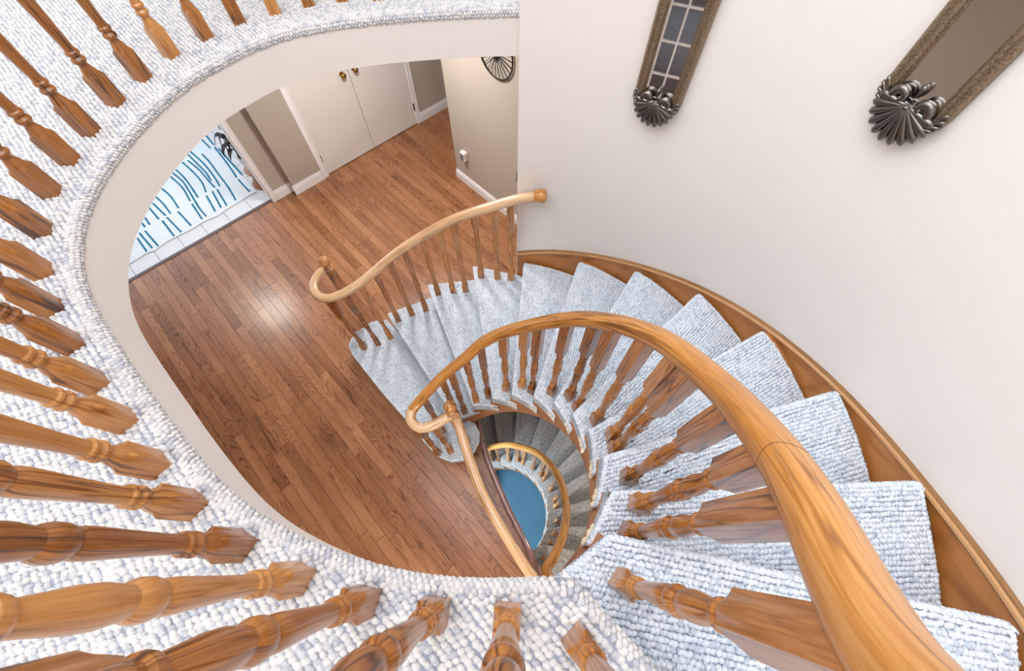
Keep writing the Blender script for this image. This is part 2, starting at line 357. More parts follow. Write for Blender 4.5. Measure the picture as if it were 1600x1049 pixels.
def edge_pile_points(path, outn, z, r, angs, step=0.0125):
    """rows of loops rolled over an edge: path plan points, outn outward normals, r roll radius"""
    P = resample(path, step); Nn = np.stack([np.interp(np.linspace(0, 1, len(P)), np.linspace(0, 1, len(outn)), outn[:, k_]) for k_ in range(2)], 1); Nn /= np.linalg.norm(Nn, axis=1)[:, None]
    T = np.gradient(P, axis=0); T /= np.linalg.norm(T, axis=1)[:, None]
    cen, U, V, N3 = [], [], [], []
    for q, a in enumerate(angs):
        s_, c_ = math.sin(R_(a)), math.cos(R_(a)); sh = (T*step*0.5 if q % 2 else 0)
        cen.append(np.c_[P+sh+Nn*r*s_, np.full(len(P), z-r+r*c_)]); n3 = np.c_[Nn*s_, np.full(len(P), c_)]; u3 = np.c_[T, np.zeros(len(P))]
        N3.append(n3); V.append(u3); U.append(np.cross(u3, n3))
    return [np.concatenate(x) for x in (cen, U, V, N3)]

# ------------------------------------------------------------------ levels and plan curves
ZU, ZC, ZTOP, ZB = 2.6, 2.416, 5.04, -2.52
WC, WR = np.array((-0.231, 0.449)), 1.50               # curved stair wall
IC, IR, BR = np.array((-0.236, 0.353)), 0.558, 0.64    # inner stringer circle, baluster circle
def circ(c, r, deg): return (c[0]+r*math.cos(R_(deg)), c[1]+r*math.sin(R_(deg)))

# edge of the landing carpet round the well, surveyed, from the far wall anticlockwise to the top of the stair
edge_px = [(817, 25, 2.575), (780, 26, 2.575), (692, 28.7, 2.575), (569, 39, 2.575), (487, 51, 2.575), (421, 68, 2.575), (373, 92, 2.575), (333, 113, 2.575), (283, 144, 2.575), (240, 187, 2.575), (200, 230, 2.575),
           (160, 290, 2.575), (134, 348, 2.575), (131, 402, 2.575), (137, 448, 2.575), (160, 494, 2.575), (191, 544, 2.58), (228, 603, 2.58), (282, 677, 2.585), (334, 741, 2.585), (385, 788, 2.585),
           (454, 831, 2.59), (544, 866, 2.59), (594, 882, 2.59), (675, 898, 2.59), (724, 901, 2.59), (805, 902, 2.59), (890, 896, 2.59)]
edge = np.array(catmull([at(*e) for e in edge_px], 5))
k = np.ones(9)/9                                        # smooth the survey noise
es = edge.copy()
for c in range(2): es[4:-4, c] = np.convolve(edge[:, c], k, 'valid')
EDGE = resample(es, 0.03)
NOSE13 = np.array([(0.112, -0.043), (0.26, -0.195), (0.62, -0.58), (0.93, -0.93)])

# ================================================================== STRUCTURE
# ---- upper landing
fl_up = thing('floor_upper', '', '')
del fl_up['label']; del fl_up['category']; struct(fl_up, 'landing floor covered in pale looped carpet round the stairwell')
cen = np.array((-0.3, 0.9))
OUT = 1 if np.linalg.norm(offset_path(EDGE, 0.05)[20]-cen) > np.linalg.norm(EDGE[20]-cen) else -1
LEDGE = resample(np.concatenate([EDGE[:-1], catmull([EDGE[-1], (0.135, -0.068), (0.26, -0.195), (0.62, -0.58), (0.93, -0.93)], 6)]), 0.025)
topin = offset_path(LEDGE, OUT*0.028)
landing_poly = [tuple(p) for p in topin] + [(0.93, -2.4), (-3.6, -2.4), (-3.6, 4.0), (0.05, 4.0)]
mb = MB(); mb.ngon_prism(landing_poly, ZU-0.06, ZU, YA+R_(90)); mb.build('carpet', 'carpet_upper', fl_up)
PX0, PY0, PY1 = -2.45, -1.15, 3.0                     # real loops here, pattern only further off
mb = MB(); mb.ngon_prism([tuple(p) for p in topin] + [(0.93, PY0), (PX0, PY0), (PX0, PY1), (0.045, PY1)], ZU-0.001, ZU+0.0005); mb.build('carpet_gap_sheet', 'carpet_gap_shade', fl_up)
def roll_section(r, n=7):                                # from top round the front to the underside
    return [(r*math.sin(R_(a)), r*math.cos(R_(a))-r) for a in np.linspace(0, 190, n)]
def carpet_roll(mb, path, z, r, outdir):
    P = np.array(path)[:, :2]; T = np.gradient(P, axis=0); T /= np.linalg.norm(T, axis=1)[:, None]
    Nn = np.stack([-T[:, 1], T[:, 0]], 1)*(-outdir)      # toward the well
    sec = roll_section(r, 8); rings = []
    for p, n in zip(P, Nn): rings.append([(p[0]+n[0]*a, p[1]+n[1]*a, z+b) for a, b in sec])
    us = list(np.r_[0, np.cumsum(np.linalg.norm(np.diff(P, axis=0), axis=1))])
    vs = [0.0]
    for i in range(1, len(sec)): vs.append(vs[-1]+math.hypot(sec[i][0]-sec[i-1][0], sec[i][1]-sec[i-1][1]))
    mb.loft(rings, closed=False, us=us, vs=vs); return Nn
mb = MB(); nrm = carpet_roll(mb, topin, ZU, 0.022, OUT); mb.build('carpet_edge', 'carpet_gap_shade', fl_up, smooth=60)
pts, U_, V_ = flat_pile_points(landing_poly, YA+R_(90), seed=4)
keep = (pts[:, 0] > PX0) & (pts[:, 1] > PY0) & (pts[:, 1] < PY1); pts = pts[keep]; near = np.linalg.norm(pts, axis=1) < 0.8
for q_, sg in ((pts[near], 10), (pts[~near], 6)):
    n_ = len(q_); pile('carpet_pile', np.c_[q_, np.full(n_, ZU)], np.tile(U_, (n_, 1)), np.tile(V_, (n_, 1)), np.tile((0, 0, 1.0), (n_, 1)), 'pile_upper', fl_up, 5+sg, seg=sg)
pile('carpet_pile', *edge_pile_points(topin, nrm, ZU, 0.021, (12, 42, 72, 102, 130)), 'pile_upper', fl_up, 6)
# white fascia below the landing edge
_d = np.interp(EDGE[:, 1], [0.0, 0.35], [0.019, 0.007]); _n = offset_path(EDGE, OUT*1.0)-EDGE; fpath = EDGE+_n*_d[:, None]
mb = MB(); vstrip(mb, fpath, ZC, ZU-0.03); struct(mb.build('wall_fascia', 'wall_white', smooth=60), 'white curved drywall band under the landing edge')
# main ceiling under the landing
far = [AB(-1.8, 6.6), AB(-6.5, 4.39), (-7.5, -1.0), (-3.0, -5.0), (0.93, -5.0)]
mb = MB(); mb.ngon_prism([tuple(p) for p in EDGE+_n*(_d+0.004)[:, None]] + [tuple(p) for p in NOSE13] + [(0.93, -5.0), (-4.0, -5.5), (-8.5, -1.0), (-8.0, 4.0), (-3.2, 8.0), (3.0, 8.0), (0.06, 2.2)], ZC+0.001, ZC+0.02)
struct(mb.build('ceiling', 'ceiling_white'))
# ---- curved stair wall
wp = [circ(WC, WR, a) for a in np.linspace(79.75, -62, 60)] + [(0.95, -2.4)]
mb = MB(); vstrip(mb, wp, ZB, ZTOP); struct(mb.build('wall_stairwell', 'wall_white', smooth=60), 'tall curved off-white stairwell wall')
x0, y0 = wp[0]
mb = MB(); vstrip(mb, [(x0, y0), (x0+0.02, y0+0.12), (x0+0.05, 4.0)], ZC-0.0, ZTOP); vstrip(mb, [(x0, y0), (x0+0.012, y0+0.14), (1.2, 3.0)], ZB, ZC); struct(mb.build('wall_end', 'wall_white'))
# upper storey enclosure and skylight
mb = MB(); vstrip(mb, [(0.1, 4.0), (-3.6, 4.0), (-3.6, -2.4), (0.95, -2.4)], ZU, ZTOP); struct(mb.build('wall_landing', 'wall_white'))
sx0, sx1, sy0, sy1 = SKY_C[0]-SKY_S[0]/2, SKY_C[0]+SKY_S[0]/2, SKY_C[1]-SKY_S[1]/2, SKY_C[1]+SKY_S[1]/2
mb = MB()
for a0, a1, b0, b1 in ((-3.7, 2.0, -2.5, sy0), (-3.7, 2.0, sy1, 4.1), (-3.7, sx0, sy0, sy1), (sx1, 2.0, sy0, sy1)):
    mb.box(((a0+a1)/2, (b0+b1)/2, ZTOP+0.05), (a1-a0, b1-b0, 0.1))
struct(mb.build('ceiling_upper', 'ceiling_white'))

# ---- main floor: slab plus separate oak boards
OPEN_E = [(-0.300, 0.95), (-0.261, 0.792), (-0.187, 0.585), (-0.056, 0.294), (0.089, 0.025), (0.171, -0.143), (0.25, -0.32)]   # edge of the basement well, surveyed
OE = resample(catmull(OPEN_E, 8), 0.02); OEab = np.array([toAB(*p) for p in OE])
oB = np.r_[OEab[::-1, 1], 0.99, 1.40, 1.41]; oA = np.r_[OEab[::-1, 0], 0.56, 1.36, 9.0]
srt = np.argsort(oB); oB, oA = oB[srt], oA[srt]
def edgeA(b):
    if b < oB[0]: return oA[0]
    return float(np.interp(b, oB, oA))
floor = thing('floor', '', ''); del floor['label']; del floor['category']; struct(floor, 'reddish brown oak strip floor of the hall')
bw = 0.082; nb = 0; cache = {}
rnd = random.Random(3)
mb_rest = MB()
for i in range(int((3.0+1.78)/bw)+1):
    a0 = -1.79+i*bw; b = -0.95+rnd.random()*0.5
    while b < 4.43:
        l = rnd.choice([0.62, 0.8, 0.98, 1.16, 1.34, 1.5]); b1 = min(b+l, 4.415)
        bb0 = max(b, -0.9)
        if b1-bb0 > 0.03:
            full = all(edgeA(t) > a0+bw for t in np.linspace(bb0, b1, 12))
            none = all(edgeA(t) <= a0+0.004 for t in np.linspace(bb0, b1, 24))
            wall_hidden = (a0 > 2.25 and b1 < 3.1)
            stair_hidden = False
            if not none and not wall_hidden:
                g = 0.0011
                if full:
                    key = round(b1-bb0, 2)
                    if key not in cache:
                        q = MB(); q.box((0, 0, -0.009), (key-2*g, bw-2*g, 0.018), 0, 'x'); cache[key] = q.mesh('board', 'wood_floor')
                    c = AB(a0+bw/2, (bb0+b1)/2)
                    link_mesh('board', cache[key], floor, (c[0], c[1], rnd.uniform(-0.0005, 0.0003)), YA+R_(90))
                else:
                    ts = [t for t in np.linspace(bb0+g, b1-g, 30) if edgeA(t) > a0+0.006]
                    if len(ts) > 2:
                        pl = [(a0+g, ts[0]), (a0+g, ts[-1])] + [(min(a0+bw-g, edgeA(t)), t) for t in ts[::-1]]
                        c = AB(*pl[0]); ang = YA+R_(90)
                        loc = [(((p[1]-pl[0][1])), -(p[0]-pl[0][0])) for p in pl]
                        q = MB(); q.ngon_prism(loc[::-1], -0.018, 0.0); link_mesh('board', q.mesh('board', 'wood_floor'), floor, (c[0], c[1], 0), ang)
                nb += 1
        b += l
print('boards', nb)
# sub floor (outside the basement well)
sub = [tuple(p) for p in OE[::-1]]
subp = sub + [(0.03, 1.95), (0.5, 2.3), AB(4.6, 2.0), AB(4.6, 4.44), AB(-7.0, 4.44), AB(-7.0, -5.0), (0.93, -5.0), (0.93, -1.2)]
mb = MB(); mb.ngon_prism(subp, -0.06, -0.02); o = mb.build('sub_floor', 'dark_gap', floor)
# plank floor of the dark room beyond the glazed doors, too far off to tell boards apart
mb = MB(); abbox(mb, -7.0, -1.8, -5.0, 4.43, -0.02, -0.002, 'y'); struct(mb.build('floor_dining', 'wood_floor'))
# nosing strip and white fascia round the basement well
mb = MB(); pth = [(p[0], p[1], -0.006) for p in OE]; sweep(mb, pth, [(-0.028, -0.02), (0.02, -0.02), (0.026, -0.008), (0.026, 0.002), (0.018, 0.009), (-0.026, 0.009), (-0.03, 0.006)])
mb.build('nosing', 'wood_nosing', floor, smooth=50)
mb = MB(); vstrip(mb, offset_path(OE, 0.0), -0.36, -0.02); vstrip(mb, [tuple(OE[0]), (-0.8, 1.25), (-0.8, 2.6), (1.2, 3.0)], ZB, -0.06); struct(mb.build('wall_well', 'wall_white'))

# ---- closet wall, doorway wall, right wall, baseboards, casings, doors
WH = ZC
mb = MB()
abbox(mb, 0.505, 0.71, 4.39, 4.51, 0, WH); abbox(mb, 0.71, 1.075, 4.31, 4.51, 0, WH); abbox(mb, 1.075, 2.515, 4.33, 4.51, 2.06, WH); abbox(mb, 2.515, 4.6, 4.33, 4.51, 0, WH)
abbox(mb, -1.6, 0.505, 4.39, 4.51, 2.1, WH); abbox(mb, -1.92, -1.6, 4.39, 4.51, 0, WH)
struct(mb.build('wall_closet', 'wall_beige'), 'beige hall wall around the closet doors')
mb = MB(); abbox(mb, 2.22, 2.36, 0.6, 3.252, 0, WH); abbox(mb, 4.5, 4.6, 3.0, 4.4, 0, WH); abbox(mb, 2.36, 4.6, 3.12, 3.252, 0, WH); struct(mb.build('wall_right', 'wall_beige'), 'beige hall wall behind the stair')
# wall with the glazed doors (faces the mirrors), other hall and room walls
mb = MB(); abbox(mb, -1.92, -1.8, 1.38, 4.39, 0, WH); abbox(mb, -1.92, -1.8, -5.0, -0.04, 0, WH); abbox(mb, -1.92, -1.8, -0.04, 1.38, 2.06, WH)
struct(mb.build('wall_left', 'wall_beige'))
mb = MB(); abbox(mb, -1.8, 2.0, -2.6, -2.5, 0, WH); struct(mb.build('wall_back', 'wall_beige'))
mb = MB(); abbox(mb, -6.9, -6.8, -3.0, 0.1, 0, WH); abbox(mb, -6.9, -6.8, 1.7, 4.4, 0, WH); abbox(mb, -6.9, -6.8, 0.1, 1.7, 0, 0.9); abbox(mb, -6.9, -6.8, 0.1, 1.7, 2.1, WH)
abbox(mb, -6.8, -1.92, 4.1, 4.2, 0, WH); abbox(mb, -6.8, -1.92, -3.0, -2.9, 0, WH); struct(mb.build('wall_dining', 'wall_beige'))
# entry room shell
mb = MB(); abbox(mb, -3.2, 1.2, 7.0, 7.1, 0, 0.5); abbox(mb, -3.2, -2.4, 7.0, 7.1, 0.5, WH); abbox(mb, 0.6, 1.2, 7.0, 7.1, 0.5, WH); abbox(mb, 1.1, 1.2, 4.51, 7.0, 0, WH); abbox(mb, -3.2, -3.1, 4.51, 7.0, 0, WH)
struct(mb.build('wall_entry', 'wall_white'))
mb = MB(); abbox(mb, -3.2, 1.2, 4.44, 7.1, -0.06, -0.008); fe = struct(mb.build('floor_entry', 'grout'), 'pale square tile floor of the entry')
tcache = None; gx = [-1.595+0.26*i for i in range(9)]
for r_, (tb0, tb1) in enumerate(((4.447, 4.70), (4.707, 4.96), (4.967, 5.22))):
    for a0 in gx:
        if tcache is None:
            q = MB(); q.box((0, 0, -0.006), (0.2555, 0.2535, 0.012)); tcache = q.mesh('tile', 'tile')
        c = AB(a0+0.13, (tb0+tb1)/2); link_mesh('tile', tcache, fe, (c[0], c[1], 0.0), YA)
for r_ in range(8):
    for a0 in (0.225, 0.485, 0.745, 1.005):
        c = AB(a0+0.13, 5.3535+0.26*r_); link_mesh('tile', tcache, fe, (c[0], c[1], 0.0), YA)
for r_ in range(3):
    for a0 in (0.745, 1.005):
        c = AB(a0+0.13, 4.5735+0.26*r_); link_mesh('tile', tcache, fe, (c[0], c[1], 0.0), YA)
mb = MB(); abbox(mb, -1.6, 0.45, 4.408, 4.446, -0.02, 0.006); struct(mb.build('trim_threshold', 'threshold'), 'dark wooden threshold strip between tile and oak')
# casings
def profile_casing(mb, a0, a1, face, z0, z1):
    abbox(mb, a0, a1, face-0.012, face+0.01, z0, z1); abbox(mb, a0+0.004, a0+0.02, face-0.02, face-0.012, z0, z1); abbox(mb, a1-0.012, a1-0.004, face-0.016, face-0.012, z0, z1)
mb = MB(); profile_casing(mb, 0.445, 0.508, 4.392, 0, 2.12); abbox(mb, 0.445, 0.46, 4.38, 4.51, 0, 2.1); struct(mb.build('trim_1', 'trim_white'), 'white casing of the entry doorway')
mb = MB(); profile_casing(mb, 1.065, 1.133, 4.318, 0, 2.1); profile_casing(mb, 2.452, 2.512, 4.332, 0, 2.1); abbox(mb, 1.065, 2.512, 4.312, 4.35, 2.035, 2.1); struct(mb.build('trim_2', 'trim_white'), 'white casing round the closet doors')
mb = MB(); profile_casing(mb, 2.955, 3.02, 4.33, 0, 2.1); struct(mb.build('trim_3', 'trim_white'))
mb = MB()
for a0, a1, f in ((0.508, 0.71, 4.39), (0.695, 1.065, 4.31), (2.512, 2.955, 4.33)):
    abbox(mb, a0, a1, f-0.014, f, 0, 0.085); abbox(mb, a0, a1, f-0.010, f, 0.085, 0.105); abbox(mb, a0, a1, f-0.006, f, 0.105, 0.118)
struct(mb.build('baseboard_closet', 'trim_white'))
mb = MB()
for d, z0, z1 in ((0.014, 0, 0.085), (0.010, 0.085, 0.105), (0.006, 0.105, 0.118)):
    abbox(mb, 2.22-d, 2.22, 0.8, 3.252+d, z0, z1); abbox(mb, 2.22-d, 3.6, 3.252, 3.252+d, z0, z1)
struct(mb.build('baseboard_right', 'trim_white'))
# closet doors
for n, (a0, a1, ka, lab) in enumerate(((1.136, 1.788, 1.712, 'white flush closet door nearer the entry doorway'), (1.794, 2.450, 1.858, 'white flush closet door nearer the right wall'))):
    d = thing('door_%d' % (n+1), '', ''); del d['label']; del d['category']; struct(d, lab)
    mb = MB(); abbox(mb, a0, a1, 4.326, 4.36, 0.012, 2.03); mb.build('door_panel', 'door_white', d)
    k = MB(); q = []
    for r, t in ((0.0, 0.062), (0.012, 0.061), (0.022, 0.055), (0.027, 0.045), (0.024, 0.034), (0.012, 0.026), (0.010, 0.010), (0.024, 0.006), (0.027, 0.0)):
        q.append([(ka+r*math.cos(2*math.pi*j/16), t, 0.930+r*math.sin(2*math.pi*j/16)) for j in range(16)])
    rings = [[(*AB(p[0], 4.326-p[1]), p[2]) for p in r] for r in q]
    k.loft(rings); ko = k.build('knob', 'brass', d, smooth=40); ko['label'] = 'round brass door knob'
    ha = a0+0.0 if n == 0 else a1
    for hz in (0.23, 1.8):
        k = MB(); c = AB(ha, 4.318); k.lathe([(0.007, -0.045), (0.008, -0.04), (0.008, 0.04), (0.007, 0.045)], (c[0], c[1], hz), 10); k.build('hinge', 'hinge_brown', d, smooth=40)
# dark sheet behind the closet doors, the gap's shade put into its colour
mb = MB(); abbox(mb, 1.13, 2.455, 4.36, 4.40, 0, 2.06); struct(mb.build('closet_gap_shade', 'dark_gap'))
# glazed double doors seen in the left mirror
for n, (b0, b1) in enumerate(((-0.02, 0.655), (0.665, 1.36))):
    d = thing('door_%d' % (n+3), '', ''); del d['label']; del d['category']; struct(d, 'white glazed door with small panes')
    mb = MB(); f = 0.085
    abbox(mb, -1.885, -1.845, b0, b0+f, 0.01, 2.04); abbox(mb, -1.885, -1.845, b1-f, b1, 0.01, 2.04); abbox(mb, -1.885, -1.845, b0+f, b1-f, 0.01, 0.2); abbox(mb, -1.885, -1.845, b0+f, b1-f, 1.94, 2.04)
    mb.build('door_frame', 'trim_white', d)
    for j in (1, 2):
        bb = b0+f+(b1-b0-2*f)*j/3; mb = MB(); abbox(mb, -1.88, -1.85, bb-0.011, bb+0.011, 0.2, 1.94); mb.build('muntin', 'trim_white', d)
    for j in range(1, 5):
        zz = 0.2+1.74*j/5; mb = MB(); abbox(mb, -1.879, -1.851, b0+f, b1-f, zz-0.011, zz+0.011); mb.build('muntin', 'trim_white', d)
    for j in range(3):
        for i in range(5):
            w_ = (b1-b0-2*f)/3; q0 = b0+f+w_*j; mb = MB(); abbox(mb, -1.867, -1.863, q0+0.011, q0+w_-0.011, 0.2+0.348*i+0.011, 0.2+0.348*(i+1)-0.011); mb.build('pane', 'clear_glass', d)

# ---- basement
mb = MB(); mb.ngon_prism([(-4, -3), (3, -3), (3, 4), (-4, 4)], ZB-0.1, ZB); struct(mb.build('floor_basement', 'blue_carpet'), 'blue grey basement carpet at the foot of the well')
mb = MB(); vstrip(mb, [(-3.5, 3.5), (-3.5, -2.5), (0.95, -2.5)], ZB, -0.06); vstrip(mb, [(-3.5, 3.5), (1.2, 3.5)], ZB, -0.06); struct(mb.build('wall_basement', 'wall_beige'))

# ================================================================== STAIRCASES
FRONT = {12: (0.232, 0.03), 11: (0.297, 0.150), 10: (0.322, 0.290), 9: (0.314, 0.432), 8: (0.283, 0.562), 7: (0.216, 0.680), 6: (0.120, 0.780), 5: (-0.005, 0.862), 4: (-0.140, 0.903), 3: (-0.285, 0.912), 2: (-0.43, 0.86)}
OUTER = {2: (-1.078, 1.799), 3: (-0.709, 1.959), 4: (-0.314, 2.006), 5: (0.088, 1.884), 6: (0.457, 1.742), 7: (0.762, 1.521), 8: (1.012, 1.23), 9: (1.161, 0.893), 10: (1.236, 0.531), 11: (1.222, 0.175), 12: (1.105, -0.150)}
FRONT[13] = (0.112, -0.043); OUTER[13] = (0.93, -0.93)
T1_px = [(604, 500), (589, 501), (580, 503), (556, 519), (548, 530), (544, 540), (549, 553), (575, 587), (600, 618), (640, 663), (663, 692), (684, 714), (704, 722), (726, 719), (741, 707), (749, 690), (749, 675), (742, 662), (730, 655)]

def round_poly(pts, rad, n=3):
    """round polygon corners; rad list per point"""
    out = []; N_ = len(pts)
    for i in range(N_):
        p0, p, p1 = np.array(pts[i-1]), np.array(pts[i]), np.array(pts[(i+1) % N_]); r = rad[i]
        if r <= 0: out.append(tuple(p)); continue
        a = p+(p0-p)/np.linalg.norm(p0-p)*r; b = p+(p1-p)/np.linalg.norm(p1-p)*r
        for t in np.linspace(0, 1, n+1): out.append(tuple((1-t)**2*a+2*t*(1-t)*p+t*t*b))
    return out
def soft_slab(name, poly, ztop, th, mat, parent, rot, rnd_=0.011, loops=False):
    """carpeted tread: prism with rounded upper edges"""
    bm = bmesh.new(); vs_ = [bm.verts.new((x, y, ztop-th)) for x, y in poly]
    f = bm.faces.new(vs_); ext = bmesh.ops.extrude_face_region(bm, geom=[f])
    tv = [g for g in ext['geom'] if isinstance(g, bmesh.types.BMVert)]
    for v in tv: v.co.z = ztop
    te = [g for g in ext['geom'] if isinstance(g, bmesh.types.BMEdge)]
    bmesh.ops.bevel(bm, geom=te, offset=rnd_, segments=3, profile=0.5, affect='EDGES')
    bmesh.ops.recalc_face_normals(bm, faces=bm.faces)
    uvl = bm.loops.layers.uv.new('UVMap'); ca, sa = math.cos(rot), math.sin(rot)
    for f in bm.faces:
        n = f.normal
        for l in f.loops:
            x, y, z = l.vert.co
            u, v = ca*x+sa*y, -sa*x+ca*y
            nu, nv = ca*n.x+sa*n.y, -sa*n.x+ca*n.y
            dz = ztop-z
            l[uvl].uv = (u+nu*dz, v+nv*dz)
    me = bpy.data.meshes.new(name); bm.to_mesh(me); bm.free(); me.materials.append(MATS[mat])
    me.polygons.foreach_set('use_smooth', [True]*len(me.polygons)); me.set_sharp_from_angle(angle=R_(50))
    o = bpy.data.objects.new(name, me); C.objects.link(o); o.parent = parent
    if loops:
        ctr = np.mean(np.array(poly), 0); g_, U_, V_ = flat_pile_points(poly, rot, seed=int(ztop*50)); path = np.array(list(poly)+[poly[0]]); g_ = g_[dist_path(g_, path) > 0.009]; n_ = len(g_)
        pile('carpet_pile', np.c_[g_, np.full(n_, ztop-0.001)], np.tile(U_, (n_, 1)), np.tile(V_, (n_, 1)), np.tile((0, 0, 1.0), (n_, 1)), 'pile_stair_blue_light', o, int(ztop*100))
        pr_ = resample(path, 0.0125); T = np.gradient(pr_, axis=0); T /= np.linalg.norm(T, axis=1)[:, None]+1e-9; nn = np.stack([T[:, 1], -T[:, 0]], 1); area2 = np.sum(pr_[:-1, 0]*pr_[1:, 1]-pr_[1:, 0]*pr_[:-1, 1])
        if area2 < 0: nn = -nn
        pile('carpet_pile', *edge_pile_points(pr_-nn*0.016, nn, ztop, 0.0105, (30, 68, 100)), 'pile_stair_blue_light', o, int(ztop*100)+1)
    return o
def on_circle(c, r, p):
    v = np.array(p)-c; return tuple(c+v/np.linalg.norm(v)*r)
def tread_poly(i):
    f, o = np.array(FRONT[i]), np.array(OUTER[i]); f1, o1 = np.array(FRONT[i+1]), np.array(OUTER[i+1])
    d1 = (o1-f1)/np.linalg.norm(o1-f1); nb_ = np.array((d1[1], -d1[0]))       # towards the higher treads (clockwise seen from above)
    if np.dot(nb_, (f1+o1)/2-(f+o)/2) < 0: nb_ = -nb_
    back_o, back_i = o1+nb_*0.05, f1+nb_*0.045
    if i >= 4: back_o = np.array(on_circle(WC, 1.488, back_o))
    if i >= 4 and i < 12: back_i = np.array(on_circle(IC, IR, back_i))
    mid_o = []
    if i >= 5:
        a0 = math.degrees(math.atan2(*(o-WC)[::-1])); a1 = math.degrees(math.atan2(*(back_o-WC)[::-1]))
        mid_o = [circ(WC, 1.470+0.016*t, a0+(a1-a0)*t) for t in (0.25, 0.5, 0.75)]
    mid_i = []
    if i >= 3 and i < 12:
        a0 = math.degrees(math.atan2(*(f-IC)[::-1])); a1 = math.degrees(math.atan2(*(back_i-IC)[::-1])); mid_i = [circ(IC, IR, a0+(a1-a0)*t) for t in (0.75, 0.5, 0.25)]
    pts = [tuple(f), tuple(o)] + mid_o + [tuple(back_o), tuple(back_i)] + mid_i
    rad = [0.012, 0.022] + [0]*len(mid_o) + [0, 0.01] + [0]*len(mid_i)
    return pts, rad
def rail_z_main(th):
    return float(np.interp(-th, [-124.6, -109.1, -88.5, -68.4, -46.3, -29.6, -12.4, 6.2, 20.0, 29.3, 36.9, 41.4, 50], [0.98, 1.13, 1.40, 1.70, 2.037, 2.285, 2.515, 2.731, 2.901, 3.014, 3.103, 3.169, 3.28]))

